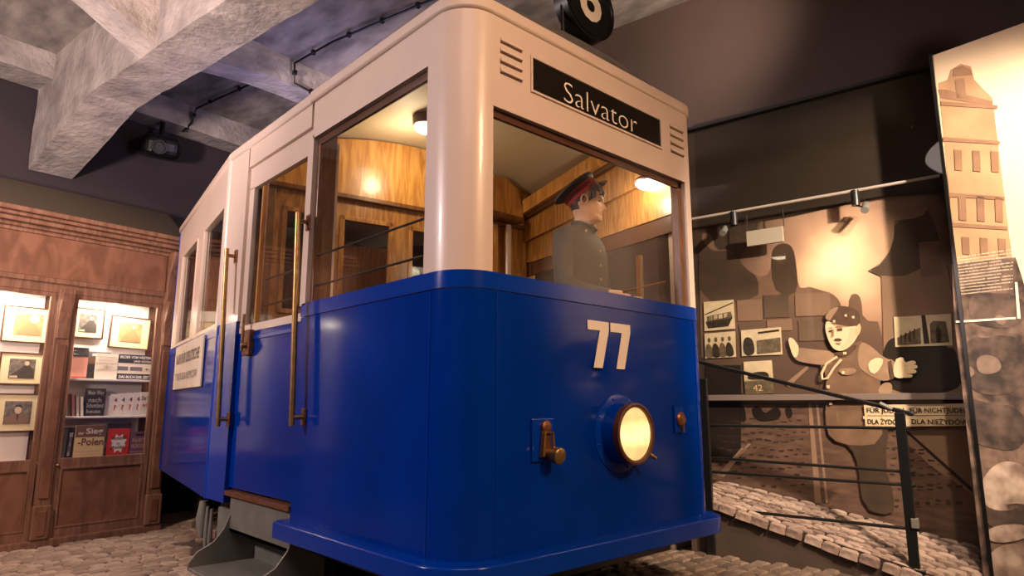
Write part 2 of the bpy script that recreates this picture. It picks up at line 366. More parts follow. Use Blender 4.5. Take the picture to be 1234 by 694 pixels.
for a, b in zip(bnd, bnd[1:]+bnd[:1]): fs.append((a, b, b+n1, a+n1))
G.add(allv, fs); G.build('front_panel', BLUE, tram, smooth=True)
sp_('corner_panel', [(XR-.125, YF)]+RC, ZB, ZS-.075, BLUE)
sp_('side_panel', [RS0, RS1], ZB, ZS-.075, BLUE)
front_path = [(XS, YD0)]+LC+RC+[RS1]
sp_('belt_strip', front_path, ZS-.071, ZS, BLUED, TH, .004)
sp_('sill_cap', front_path, ZS-.002, ZS+.012, BLUED, TH+.02, .0)
for p0, p1 in (((XS-.001, YF+.205), None), ((XS+.228, YF-.001), None), ((XR-.128, YF-.001), None)):
    MB().box(p0[0]-.003, p0[0]+.003, p0[1]-.003, p0[1]+.003, ZB, ZS-.075).build('seam_strip', BLUED, tram)
# buffer board
bpth = [(XS, YD0+.04)]+LC+RC+[RS0+RD*.3]
sp_('buffer_board', bpth, .595, .685, BLUED, .04, .085, bevel=.006)
sp_('buffer_angle', bpth, .683, .691, BLUED, .02, .06)
sp_('underframe', [(XS+.12, YD0), (XS+.12, YF+.35), (XS+.35, YF+.12), (XR-.3, YF+.12), (XR-.02, YF+.3), RS1+V((-.1, 0))], .5, .66, BLACK, .05)
MB().prism([V((XS+.05, YD0, .64)), V((XS+.05, YF+.25, .64)), V((XS+.25, YF+.05, .64)), V((XR-.1, YF+.05, .64)), V((XR-.03, YF+.2, .64)), V((RS1.x-.04, RS1.y, .64)), V((XS+.05, 4.9, .64))][::1], (0, 0, .04)).build('floor_pan', DARK, tram)
# cream upper body
sp_('corner_pillar', [(XS, YF+.27)]+LC+[(XS+.202, YF)], ZS+.012, ZR, CREAM, TH)
sp_('window_header', [(XS, YD0-.03), (XS, YF+.27)], ZT, ZR, CREAM)
sp_('front_header', [(XS+.202, YF), (XR-.145, YF)], 2.79, ZR, CREAM)
sp_('corner_pillar', [(XR-.145, YF)]+RC+[RS0+RD*.06], ZS+.012, ZR, CREAM)
sp_('window_header', [RS0+RD*.06, RS1], 2.86, ZR, CREAM)
sp_('window_post', [RS0+RD*1.12, RS0+RD*1.24], ZS+.012, 2.86, CREAM)
sp_('window_post', [RS1-RD*.16, RS1], ZS+.012, 2.86, CREAM)
sp_('door_post', [(XS, YD0+.03), (XS, YD0-.045)], ZS, ZT+.02, CREAM, TH)
sp_('cornice', front_path[:1]+[(XS, YD0)]+LC+RC+[RS1], ZR-.055, ZR+.02, CREAM, .06, .014, bevel=.014)
sp_('cornice', [(XS, SL0.y+.0), (XS, YD0)], ZR-.055, ZR+.02, CREAM, .06, .014, bevel=.014)
# doorway: header, post, recessed folding door
sp_('door_header', [(XS, YD1+.02), (XS, YD0)], 3.12, ZR, CREAM)
sp_('corner_pillar', [(XS, 5.27), (XS, 4.88)], ZS, ZR, CREAM)
dr = strip(MB(), [(XS+.025, 4.90), (XS+.025, YD0-.01)], 2.95, 3.13, .04).build('door', CREAM, tram)
d_ = lambda nm, y0, y1, z0, z1, m, o=.025, t=.035: strip(MB(), [(XS+o, y1), (XS+o, y0)], z0, z1, t).build(nm, m, dr, bevel=.004)
d_('rail', YD0, 4.90, 1.86, 1.915, CREAM); d_('stile', YD0-.01, YD0+.04, 1.9, 2.96, CREAM); d_('stile', 4.80, 4.90, 1.9, 2.96, CREAM)
d_('lower_panel', YD0-.01, 4.90, .78, 1.86, BLUE, .03); d_('moulding', YD0+.12, 4.72, 1.80, 1.83, BLUED, .022, .01)
d_('pane', YD0+.04, 4.80, 1.91, 2.96, GLASS, .045, .004)
sp_('door_jamb', [(XS, 5.27), (XS, 4.90)], ZB+.02, ZS, BLUED)
sp_('sill_plate', [(XS+.0, 4.86), (XS+.0, YD0+.0)], .735, .765, BRONZE, .06, .012)
# steel step
stp = MB()
sx0, sx1, sz = 1.56, XS+.22, .30
MB().box(sx0, sx1, YD0-.02, 4.82, sz-.02, sz).build('step_tread', STEEL, tram, bevel=.004)
MB().box(sx1-.02, sx1, YD0-.02, 4.82, sz, .6).build('step_riser', STEEL, tram)
MB().box(XS+.02, XS+.05, YD0-.02, 4.82, .50, .735).build('step_valance', STEEL, tram)
MB().box(XS+.02, sx1, YD0-.02, 4.82, .50, .52).build('step_soffit', STEEL, tram)
cheek = [(sx1, sz-.02), (sx0, sz-.02), (sx0, sz+.03), (sx0+.05, sz+.09), (sx0+.15, sz+.14), (sx0+.215, sz+.22), (XS+.03, sz+.34), (XS+.03, .735), (sx1, .735)]
for y in (4.80, YD0-.03): MB().prism([V((x, y, z)) for x, z in cheek], (0, .015, 0)).build('step_cheek', STEEL, tram)
MB().box(sx0+.06, sx1-.06, YD0+.3, YD0+.34, sz-.06, sz-.02).build('step_bracket', DARK, tram)
# handrails and lock
for (a, b) in (((1.715, 4.99, 2.50), (1.715, 4.90, 1.20)), ((1.715, 3.80, 2.52), (1.715, 3.72, 1.23))):
    a = V(a); b = V(b); h = MB().tube([a, a+(b-a)*.5, b], .017, 12).build('handrail', BRASS, tram, smooth=True)
    for q, zz in ((a, -.05), (b, .05)):
        MB().tube([q+V((0, 0, zz)), q+V((XS-q.x, 0, zz))], .014, 8).build('rail_bracket', BRASS, h, smooth=True)
        MB().box(XS-.012, XS+.001, q.y-.025, q.y+.025, q.z+zz-.05, q.z+zz+.05).build('rail_plate', BRONZE, h, bevel=.004)
lk = MB().box(XS-.008, XS+.03, 4.62, 4.74, 1.69, 1.87).build('door_lock', BRONZE, tram, bevel=.006)
MB().tube([V((XS-.03, 4.68, 1.72)), V((XS-.03, 4.68, 1.98))], .011, 8).build('lock_lever', BRASS, lk, smooth=True)
MB().lathe((XS-.035, 4.66, 1.76), (-1, 0, 0), [(-.03, .02), (0, .02), (.01, .012)], 14).build('lock_knob', BRASS, lk, smooth=True)
# rear saloon (turned a little to the tram's own axis)
SE = V(SL1); 
def sl(a, b): return [SL0+SD*b, SL0+SD*a]
sp_('saloon_panel', sl(.03, 2.75), .67, ZS-.075, BLUE); sp_('belt_strip', sl(-.0, 2.75), ZS-.071, ZS, BLUED, TH, .004)
sp_('saloon_corner', arc(XS+.05, SL0.y+.03, .055, 150, 230, 6), .67, ZS, BLUED, .02)
sp_('corner_pillar', [SL0+SD*.12, SL0-SD*0.0], ZS, ZR, CREAM); sp_('corner_bead', arc(XS+.035, SL0.y+.02, .05, 140, 230, 6), ZS, ZR, CREAM, .02)
sp_('window_header', sl(.12, 2.75), 2.93, ZR, CREAM)
sp_('cornice', sl(0, 2.75), ZR-.055, ZR+.02, CREAM, .06, .014, bevel=.014)
for a, b in ((1.06, 1.40), (2.35, 2.75)): sp_('window_post', sl(a, b), ZS, 2.93, CREAM)
for a, b in ((.10, 1.08), (1.38, 2.37)):
    sp_('sash', sl(a, b), ZS, ZS+.03, CREAM, .03, .0); sp_('window_pane', sl(a, b), ZS, 2.94, GLASS, .004, -.03)
    sp_('sash', sl(a, a+.03), ZS, 2.93, CREAM, .03, .006); sp_('sash', sl(b-.03, b), ZS, 2.93, CREAM, .03, .006)
bax = V((azd(56).x, azd(56).y)); BH0 = V((XS+.03, 4.63)); BH1 = BH0+bax*2.46
# end and far side of the saloon
SR0 = V((4.62, 4.75)); SR1 = SR0+SD*2.4
sp_('saloon_end', [SR1, SL1], .67, ZR, BLUE, TH); sp_('saloon_panel', [SR0, SR1], .67, ZS, BLUE); sp_('window_header', [SR0, SR1], 2.93, ZR, CREAM)
for a, b in ((0, .16), (1.1, 1.3), (2.24, 2.4)): sp_('window_post', [SR0+SD*a, SR0+SD*b], ZS, 2.93, CREAM)
# roof
def roofz(x, y, x0, x1, y0, hgt=.27):
    a = max(0, 1-((2*x-x0-x1)/(x1-x0))**2)**.8; d = min(1, max(0, (y-y0)/.5)); return hgt*a*math.sqrt(max(0, 1-(1-d)**2))
G = MB(); nx, ny = 28, 30; gv = []
for j in range(ny+1):
    f = j/ny; y = YF+.02+(7.6-YF)*(f**1.8)
    if y < 5.25: x0 = XS+.01
    else: x0 = XS+.01+(y-5.25)*SD.x/SD.y
    x1 = 3.79+(y-2.4)*.2209
    dd = max(0, .19-(y-YF)); ins = .19-math.sqrt(max(0, .19**2-dd**2)); x0 += ins; x1 -= ins*.7
    for i in range(nx+1):
        x = x0+(x1-x0)*i/nx; gv.append(V((x, y, ZR+.015+roofz(x, y, x0, x1, YF+.02))))
low = [v-V((0, 0, .03)) for v in gv]; N1 = len(gv); fs = []
for j in range(ny):
    for i in range(nx):
        a = j*(nx+1)+i; fs += [(a, a+1, a+nx+2, a+nx+1), (a+N1, a+nx+1+N1, a+nx+2+N1, a+1+N1)]
G.add(gv+low, fs); G.build('roof', ROOF, tram, smooth=True)
G = MB(); G.add([V((v.x, v.y, max(v.z-.12, ZR-.06))) if True else v for v in gv], [f for f in fs if max(f) < N1]); 
lin = G.build('ceiling_lining', CEILP, tram, smooth=True)
# windows of the platform
sp_('window_pane', [(XS, YD0-.04), (XS, YF+.265)], ZS+.01, ZT, GLASS, .004, -.035)
sp_('window_pane', [(XS+.2, YF), (XR-.145, YF)], ZS+.01, 2.79, GLASS, .004, -.035)
sp_('window_pane', [RS0+RD*.06, RS1], ZS+.01, 2.86, GLASS, .004, -.03)
for z0, z1, pa in ((ZT-.045, ZT, [(XS, YD0-.04), (XS, YF+.26)]), (2.75, 2.79, [(XS+.2, YF), (XR-.145, YF)])):
    sp_('window_trim', pa, z0, z1, FRAMEW, .05, -.03)
def jb(x0, x1, y0, y1, z0, z1, nm='window_trim', m=FRAMEW): MB().box(x0, x1, y0, y1, z0, z1).build(nm, m, tram, bevel=.004)
jb(XR-.185, XR-.15, YF+.03, YF+.09, ZS, 2.79, m=WOODD); jb(XS+.03, XS+.15, YD0-.075, YD0-.045, ZS, ZT+.05, m=WOODD); jb(XS+.155, XS+.175, YD0-.06, YD0-.05, ZS, ZT, m=CREAM)
jb(XS+.07, XS+.16, YD1-.02, YD1, 1.0, 2.96, m=WOODD); jb(XS+.05, XS+.11, 4.60, 4.63, 1.0, 2.96, m=WOODD)
# guard bars across windows
for z in (2.29, 2.10):
    MB().tube([V((XS+.05, YD0-.08, z-.03)), V((XS+.05, YF+.3, z-.03))], .007, 8).build('guard_bar', DARK, tram, smooth=True)
    MB().tube([V((XS+.075, 4.78, z-.06)), V((XS+.075, 3.95, z-.06))], .006, 8).build('guard_bar', DARK, tram, smooth=True)
    a = RS0+RD*.1; b = RS0+RD*1.15; MB().tube([V((a.x-.07, a.y, z-.12)), V((b.x-.07, b.y, z-.12))], .006, 8).build('guard_bar', BRASS, tram, smooth=True)
# front furniture
def fy(u, v): return hit(u, v, (0, YF, 0), (0, 1, 0))
for xa, xb, ztop in ((2.035, 2.185, 3.16), (3.515, 3.665, 3.145)):
    for k in range(4):
        z = ztop-.055*k-.0; MB().prism([V((xa, YF+.002, z)), V((xa, YF+.002, z-.014)), V((xa, YF-.011, z-.010)), V((xa, YF-.002, z+.012))], (xb-xa, 0, 0)).build('vent_louvre', CREAM, tram)
        MB().box(xa, xb, YF-.0015, YF+.002, z-.021, z-.014).build('vent_slot', FRAMEW, tram)
sb = MB().box(2.255, 3.403, YF-.004, YF+.004, 2.957, 3.143).build('destination_sign', mat('sign_black', (.014, .012, .009), .18, coat=.6), tram)
for x0, x1, z0, z1 in ((2.245, 2.258, 2.945, 3.155), (3.400, 3.413, 2.945, 3.155), (2.258, 3.400, 3.140, 3.153), (2.258, 3.400, 2.947, 2.960)):
    MB().box(x0, x1, YF-.010, YF+.003, z0, z1).build('sign_frame', CREAM, sb, bevel=.002)
text('Salvator', 'sign_lettering', CREAMT, sb, (2.495, YF-.006, 2.975), (1, 0, 0), (0, 0, 1), width=.655, height=.118, bold=-.016)
for i, x in enumerate((2.655, 2.845)):
    q = [(0, .25), (.175, .25), (.175, .205), (.115, 0), (.045, 0), (.10, .20), (0, .20)]
    MB().prism([V((x+a, YF-.006, 1.543+b)) for a, b in q], (0, .004, 0)).build('number_digit', CREAMT, tram)
# headlight
hc = fy(744, 523); hc = V((2.90, YF, 1.20))
hl = MB().lathe(hc, (0, -1, 0), [(-.01, .205), (.006, .205), (.010, .195), (.012, .175)], 48).build('headlight', BLUED, tram, smooth=True)
for k in range(8):
    a = k*math.pi/4+.3; MB().lathe(hc+V((math.cos(a)*.188, -.008, math.sin(a)*.188)), (0, -1, 0), [(0, .008), (.006, .008), (.009, .004)], 8).build('bolt', BLUED, hl, smooth=True)
MB().lathe(hc, (0, -1, 0), [(0, .165), (.085, .158), (.10, .155), (.10, .14), (0, .14)], 48).build('housing', BLUED, hl, smooth=True)
MB().lathe(hc, (0, -1, 0), [(.085, .160), (.118, .160), (.122, .150), (.118, .138), (.09, .138)], 48).build('bezel', FRAMEW, hl, smooth=True)
LM = bpy.data.materials.new('headlight_glow'); LM.use_nodes = True; nt = LM.node_tree; N = nt.nodes; L = nt.links; b = N['Principled BSDF']
b.inputs['Base Color'].default_value = (.5, .35, .15, 1)
tc = N.new('ShaderNodeTexCoord'); mp = N.new('ShaderNodeMapping'); lc = MW[tram].inverted() @ (hc+V((0, -.12, 0)))
mp.inputs['Location'].default_value = tuple(-lc); L.new(tc.outputs['Object'], mp.inputs[0])
sx = N.new('ShaderNodeSeparateXYZ'); L.new(mp.outputs[0], sx.inputs[0])
a1 = N.new('ShaderNodeMath'); a1.operation = 'ABSOLUTE'; L.new(sx.outputs[2], a1.inputs[0])
mr = N.new('ShaderNodeMapRange'); mr.inputs[1].default_value = .015; mr.inputs[2].default_value = .085; mr.inputs[3].default_value = 1.9; mr.inputs[4].default_value = .85; mr.interpolation_type = 'SMOOTHSTEP'; L.new(a1.outputs[0], mr.inputs[0])
wv = N.new('ShaderNodeTexNoise'); wv.inputs['Scale'].default_value = 9; L.new(mp.outputs[0], wv.inputs[0])
ml = N.new('ShaderNodeMath'); ml.operation = 'MULTIPLY'; L.new(mr.outputs[0], ml.inputs[0])
m2 = N.new('ShaderNodeMapRange'); m2.inputs[1].default_value = .3; m2.inputs[2].default_value = .7; m2.inputs[3].default_value = .75; m2.inputs[4].default_value = 1.15; L.new(wv.outputs[0], m2.inputs[0]); L.new(m2.outputs[0], ml.inputs[1])
b.inputs['Emission Color'].default_value = (1, .66, .26, 1); L.new(ml.outputs[0], b.inputs['Emission Strength'])
MB().lathe(hc, (0, -1, 0), [(.09, .139), (.105, .137), (.118, .11), (.126, .06), (.129, .001)], 40).build('lens', LM, hl, smooth=True)
for k in range(-3, 4):
    x = k*.028; r = math.sqrt(.13**2-x*x); MB().box(hc.x+x-.0015, hc.x+x+.0015, hc.y-.1235, hc.y-.10, hc.z-r*.62, hc.z+r*.62).build('lens_rib', LM, hl)
MB().tube([hc+V((.12, -.11, -.11)), hc+V((.155, -.125, -.135))], .01, 8).build('wing_screw', BRASS, hl, smooth=True)
# lamp brackets left and right of it
pl = MB().box(2.235, 2.385, YF-.012, YF, 1.085, 1.285).build('bracket_plate', BLUED, tram, bevel=.004)
MB().prism([V((x, YF-.014, z)) for x, z in ((2.275, 1.105), (2.36, 1.105), (2.345, 1.225), (2.33, 1.25), (2.305, 1.25), (2.29, 1.225))], (0, -.012, 0)).build('bracket', BRONZE, pl, bevel=.003)
MB().tube([V((2.28, YF-.04, 1.11)), V((2.292, YF-.04, 1.22)), V((2.345, YF-.04, 1.22)), V((2.355, YF-.04, 1.12))], .007, 8).build('loop', BRASS, pl, smooth=True)
MB().lathe((2.318, YF-.01, 1.245), (0, -1, 0), [(0, .03), (.02, .03), (.026, .02)], 18).build('collar', BRONZE, pl, smooth=True)
MB().lathe((2.335, YF-.01, 1.125), (0, -1, -.15), [(0, .022), (.05, .022), (.05, .038), (.088, .038), (.094, .03), (.094, .008), (.097, .001)], 24).build('knob', BRASS, pl, smooth=True)
pr = MB().box(3.42, 3.51, YF-.01, YF, 1.19, 1.345).build('socket_plate', BLUED, tram, bevel=.004)
MB().lathe((3.475, YF-.008, 1.265), (0, -1, 0), [(0, .042), (.012, .042), (.02, .034), (.02, .006), (.022, .001)], 24).build('socket', BRONZE, pr, smooth=True)
MB().tube([V((3.475, YF-.03, 1.24)), V((3.475, YF-.03, 1.19))], .008, 8).build('socket_lever', BRASS, pr, smooth=True)
# pole sign with the line number
nb = V((2.86, 2.43, 3.765))
ns = MB().lathe(nb+V((0, .05, 0)), (0, -1, 0), [(0, .228), (.10, .228), (.10, .213), (.092, .208)], 48).build('line_number_disc', BLACK, tram, smooth=True)
MB().lathe(nb+V((0, .05, 0)), (0, -1, 0), [(.090, .197), (.096, .197)], 48).build('disc_face', BLACK, ns, smooth=True)
text('6', 'line_number', CREAMT, ns, nb+V((0, -.049, .05)), (1, 0, 0), (0, 0, 1), height=.33, anchor='c', sx=1.0, bold=.025)
MB().tube([nb+V((0, .03, -.35)), nb+V((0, .03, -.2))], .02, 10).build('post', BLACK, ns, smooth=True)
MB().tube([V((2.66, 2.43, 3.5)), V((2.65, 2.43, 3.95))], .012, 8).build('stay', BLACK, ns, smooth=True)
# direction board on the saloon side
bo = V((-SD.y, SD.x))*.02
p0 = SL0+SD*.52+bo; p1 = SL0+SD*2.1+bo
db = MB().hexa([V((p1.x, p1.y, 1.50)), V((p0.x, p0.y, 1.50)), V((p0.x-bo.x*.6, p0.y-bo.y*.6, 1.50)), V((p1.x-bo.x*.6, p1.y-bo.y*.6, 1.50)), V((p1.x, p1.y, 1.925)), V((p0.x, p0.y, 1.925)), V((p0.x-bo.x*.6, p0.y-bo.y*.6, 1.925)), V((p1.x-bo.x*.6, p1.y-bo.y*.6, 1.925))]).build('notice_board', mat('notice_cream', (.62, .52, .42), .6, noise_amt=.15, nscale=4), tram)
rr = V((-SD.x, -SD.y, 0)); q = SL0+SD*1.98+bo
text('NUR FÜR DEUTSCHE', 'notice_lettering', mat('notice_ink', (.13, .09, .08), .7), db, (q.x, q.y, 1.74), rr, (0, 0, 1), width=1.32, height=.12, depth=.004, bold=.02)
text('TYLKO DLA NIEMCÓW', 'notice_lettering', MATS['notice_ink'], db, (q.x, q.y, 1.585), rr, (0, 0, 1), width=1.28, height=.085, depth=.004)
# rigging under the saloon
for a, z0, z1, r in ((.28, .35, .62, .05), (.10, .2, .6, .02), (-.05, .2, .6, .018)):
    p = SL0+SD*a; MB().tube([V((p.x+.04, p.y, z1)), V((p.x+.04, p.y, (z0+z1)/2)), V((p.x+.04, p.y, z0))], [r*.6, r, r*.35], 12).build('undercarriage_rod', STEEL, tram, smooth=True)
MB().box(XS+.06, XS+.12, 4.88, 5.16, .25, .62).build('step_hanger', STEEL, tram, bevel=.01)
for a in (1.0, 2.9):
    p = SL0+SD*a+V((.45, 0)); 
    MB().lathe((p.x-.05, p.y, .48), (1, 0, 0), [(0, .24), (.02, .26), (.09, .26), (.11, .24)], 28).build('wheel', DARK, tram, smooth=True)
MB().box(2.3, 4.3, 3.2, 4.4, .42, .64).build('underframe_box', BLACK, tram, bevel=.02)
# interior: bulkhead with doors
def bh(s0, s1, z0, z1, m, nm, o=0, t=.03, parent=None, **k):
    a = BH0+bax*s0-SDn*o; b = BH0+bax*s1-SDn*o; c = b+SDn*t; d = a+SDn*t
    return MB().hexa([V((*a, z0)), V((*b, z0)), V((*c, z0)), V((*d, z0)), V((*a, z1)), V((*b, z1)), V((*c, z1)), V((*d, z1))]).build(nm, m, parent or tram, **k)
SDn = SD
LITE = woodmat('varnished_ash', (.42, .17, .03), (.66, .33, .085), 2.2)
_tp = [(2.44, 2.965), (.03, 2.965)]+[(.03+2.41*i/12, max(3.29, ZR+.015+.27*max(0, 1-(2*i/12-1)**2)**.8-.13)) for i in range(13)]
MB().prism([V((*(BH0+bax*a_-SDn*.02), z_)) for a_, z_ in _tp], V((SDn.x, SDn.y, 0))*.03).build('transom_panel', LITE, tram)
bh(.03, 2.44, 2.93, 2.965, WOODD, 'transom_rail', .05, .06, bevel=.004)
for s0, s1, z0, z1 in ((.0, .14, .95, 2.93), (.36, .58, .95, 2.93), (1.02, 1.16, .95, 2.93), (1.50, 2.44, .95, 2.93)):
    bh(s0, s1, z0, z1, WOOD, 'bulkhead_board', 0, .04)
bh(.14, .36, 2.80, 2.93, WOOD, 'bulkhead_board'); bh(.58, 1.02, 2.80, 2.93, WOOD, 'bulkhead_board'); bh(1.16, 1.5, 2.80, 2.93, WOOD, 'bulkhead_board')
bh(.14, .36, .95, 2.0, WOOD, 'bulkhead_board'); bh(.58, 1.02, .95, 2.1, WOOD, 'bulkhead_board'); bh(1.16, 1.5, .95, 2.1, WOOD, 'bulkhead_board')
for s0, s1, z0 in ((.14, .36, 2.0), (.58, 1.02, 2.1), (1.16, 1.5, 2.1)):
    for a, b, c, d in ((s0, s0+.035, z0, 2.80), (s1-.035, s1, z0, 2.80), (s0, s1, 2.765, 2.80), (s0, s1, z0, z0+.035)): bh(a, b, c, d, WOOD, 'sash', .012, .05, bevel=.003)
    bh(s0+.03, s1-.03, z0+.03, 2.77, GLASS, 'window_pane', -.02, .004)
# saloon fittings seen dimly through the bulkhead
for k in range(2):
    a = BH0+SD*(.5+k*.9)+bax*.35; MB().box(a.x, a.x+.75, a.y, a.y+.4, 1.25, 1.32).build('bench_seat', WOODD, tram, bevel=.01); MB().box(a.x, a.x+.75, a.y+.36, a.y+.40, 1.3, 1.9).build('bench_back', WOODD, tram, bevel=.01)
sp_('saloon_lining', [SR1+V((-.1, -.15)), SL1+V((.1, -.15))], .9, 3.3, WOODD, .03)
# right-hand inner side: cornice boards, arch, headers
IN = V((-RD.y, RD.x))*.055
def ri(pts, m, nm, t=.03, base=.0):
    P = [V((RS0.x+RD.x*s+IN.x/.055*(.055+base), RS0.y+RD.y*s+IN.y/.055*(.055+base), z)) for s, z in pts]; return MB().prism(P, V((IN.x, IN.y, 0))/.055*t).build(nm, m, tram)
ri([(-.02, 2.62), (1.75, 2.62), (2.3, 2.66), (2.3, 2.84), (-.02, 2.90)], WOOD, 'side_header')
ri([(2.3, 2.80), (2.3, 2.98), (.1, 3.16), (.1, 2.90)], WOOD, 'cove_board', .06)
ri([(2.3, 2.97), (2.3, 3.01), (.1, 3.20), (.1, 3.155)], FRAMEW, 'cove_shadow_gap', .10)
ri([(2.3, 3.00), (2.3, 3.13), (.1, 3.30), (.1, 3.195)], LITE, 'cove_rail', .14)
ri([(1.15, 2.0), (1.27, 2.0), (1.27, 2.45), (1.15, 2.45)], WOODD, 'side_post', .05)
ri([(2.18, 1.6), (2.3, 1.6), (2.3, 2.8), (2.18, 2.8)], WOOD, 'side_post', .07)
ri([(.0, 1.0), (2.3, 1.0), (2.3, 1.98), (.0, 1.98)], WOOD, 'side_dado')
ri([(.0, 2.50), (2.3, 2.50), (2.3, 2.63), (.0, 2.63)], FRAMEW, 'blind_box', .02)
ri([(.32, 1.98), (.36, 1.98), (.36, 2.40), (.32, 2.40)], WOODD, 'sash', .03)
# arched door head in the bulkhead corner
ac = BH0+bax*1.98; A = [V((ac.x, ac.y, 0))+V((bax.x, bax.y, 0))*(.24*math.cos(t*math.pi/10))-V((SDn.x, SDn.y, 0))*.08+V((0, 0, 3.0+.36*math.sin(t*math.pi/10))) for t in range(11)]
MB().prism(A, V((-SDn.x, -SDn.y, 0))*.05).build('arched_head', WOOD, tram)
MB().box(ac.x-.26, ac.x+.2, ac.y-.2, ac.y-.1, 2.95, 3.0).build('arch_rail', WOODD, tram, bevel=.01)
bh(1.80, 2.0, 1.6, 2.93, LITE, 'door_frame', .06, .05, bevel=.01); bh(2.05, 2.1, 1.6, 2.93, CREAM, 'grab_rail', .12, .03, bevel=.01)
MB().prism([V((1.86, 2.5, .93)), V((1.86, 4.6, .93)), V((4.15, 4.3, .93)), V((3.74, 2.42, .93)), V((2.0, 2.36, .93))], (0, 0, .05)).build('platform_floor', WOODD, tram)
# ceiling lamps in the cab
for loc, lab in (((2.70, 3.87), 0), ((3.70, 2.56), 1)):
    z = ZR+.015+roofz(loc[0], loc[1], XS+.01, 3.85, YF+.02)-.12 if lab == 0 else 2.86
    if lab == 0: l0 = MB().lathe((loc[0], loc[1], z+.01), (0, 0, -1), [(0, .10), (.09, .095), (.10, .08)], 28).build('ceiling_lamp', FRAMEW, tram, smooth=True); MB().lathe((loc[0], loc[1], z-.085), (0, 0, -1), [(0, .085), (.03, .075), (.05, .045), (.055, .001)], 28).build('lamp_glass', LAMPE, l0, smooth=True)
    else: l0 = MB().lathe((loc[0], loc[1], z+.03), (0, 0, -1), [(0, .12), (.02, .13), (.03, .12)], 28).build('ceiling_lamp', FRAMEW, tram, smooth=True); MB().lathe((loc[0], loc[1], z), (0, 0, -1), [(0, .12), (.02, .10), (.035, .06), (.04, .001)], 28).build('lamp_glass', LAMPE, l0, smooth=True); MB().tube([V((loc[0], loc[1], 2.88)), V((loc[0], loc[1], 3.3))], .012, 8).build('lamp_stem', FRAMEW, l0, smooth=True)
light('POINT', (2.72, 4.05, 3.22), (2.7, 3.8, 0), 13, (1, .80, .52), .07)
light('POINT', (3.55, 2.70, 2.78), (3.6, 2.7, 0), 7, (1, .82, .58), .07)
# controller crank beside the driver
ck = MB().lathe((3.62, 4.0, 1.75), (0, 0, 1), [(0, .05), (.22, .05), (.24, .03)], 18).build('brake_column', BRASS, tram, smooth=True)
MB().lathe((3.62, 4.0, 2.0), (0, 0, 1), [(-.03, .02), (0, .05), (.04, .055), (.08, .03), (.09, .001)], 18).build('brake_knob', BRONZE, ck, smooth=True)
# ---------------------------------------------------------------- the shop front
shop = empty('shopfront', ROOM, 'tall brown wooden bookshop front with two lit glazed bays and a heavy cornice', 'shop front')
def sb_(s0, s1, t0, t1, z0, z1, m, nm, parent=None, bev=.006): return MB().box(s0, s1, t0, t1, z0, z1, ROOM).build(nm, m, parent or shop, bevel=bev)
SW = -3.0
sb_(SW, .02, -.04, .40, 0, .085, WOODR, 'plinth', bev=.012)
sb_(SW, .0, .34, .38, .08, 3.1, WOODR, 'back_board')
sb_(SW, 0, .03, .34, .72, .79, WOODR, 'window_floor')
sb_(-.02, .0, .0, .36, .08, 3.1, WOODR, 'end_board')
sb_(SW, 0, .0, .04, 2.46, 3.05, WOODR, 'frieze')
sb_(SW, -.16, -.012, .002, 2.60, 3.02, WOODRD, 'frieze_panel', bev=.008)
for z0, z1, t in ((2.55, 2.60, .022), (3.02, 3.06, .022)): sb_(SW, -.15, -t, 0, z0, z1, WOODR, 'frieze_moulding')
for z0, z1, t in ((3.06, 3.10, .05), (3.10, 3.15, .09), (3.15, 3.19, .12), (3.19, 3.24, .15)): sb_(SW, .03, -t, .36, z0, z1, WOODR, 'cornice', bev=.012)
MB().prism([ROOM @ V((SW, t, z)) for t, z in ((-.10, 3.24), (.45, 3.64), (.55, 3.24))], ROOM.to_3x3() @ V((-SW+.0, 0, 0))).build('shop_roof', mat('roof_felt', (.06, .045, .03), .8), shop)
def pilaster(sc_, w, full=False):
    p = sb_(sc_-w/2, sc_+w/2, -.035, .02, .08, 2.60 if full else 2.50, WOODR, 'pilaster')
    sb_(sc_-w/2-.015, sc_+w/2+.015, -.055, 0, .085, .40, WOODR, 'pilaster_block', p, .012)
    sb_(sc_-w/2+.03, sc_+w/2-.03, -.065, -.05, .12, .35, WOODRD, 'block_panel', p)
    sb_(sc_-w/2+.02, sc_+w/2-.02, -.05, -.03, .46, 1.95, WOODRD, 'shaft_panel', p, .01)
    for (ra, rb) in (((2.0, 2.5), .11), ((2.5, 3.06), .15))[:2 if full else 1]:
        z0, z1 = ra; prof = [(0, z0), (-.05, z0), (-.05, z0+.08), (-.04, z0+.16), (-.05, z0+.26), (-rb*.8, z1-.13), (-rb, z1-.05), (-rb, z1), (0, z1)]
        MB().prism([ROOM @ V((sc_-w/2+.01, t, z)) for t, z in prof], ROOM.to_3x3() @ V((w-.02, 0, 0))).build('corbel', WOODR, p, bevel=.008)
pilaster(-.09, .14, True); pilaster(-1.13, .13); pilaster(-2.55, .13)
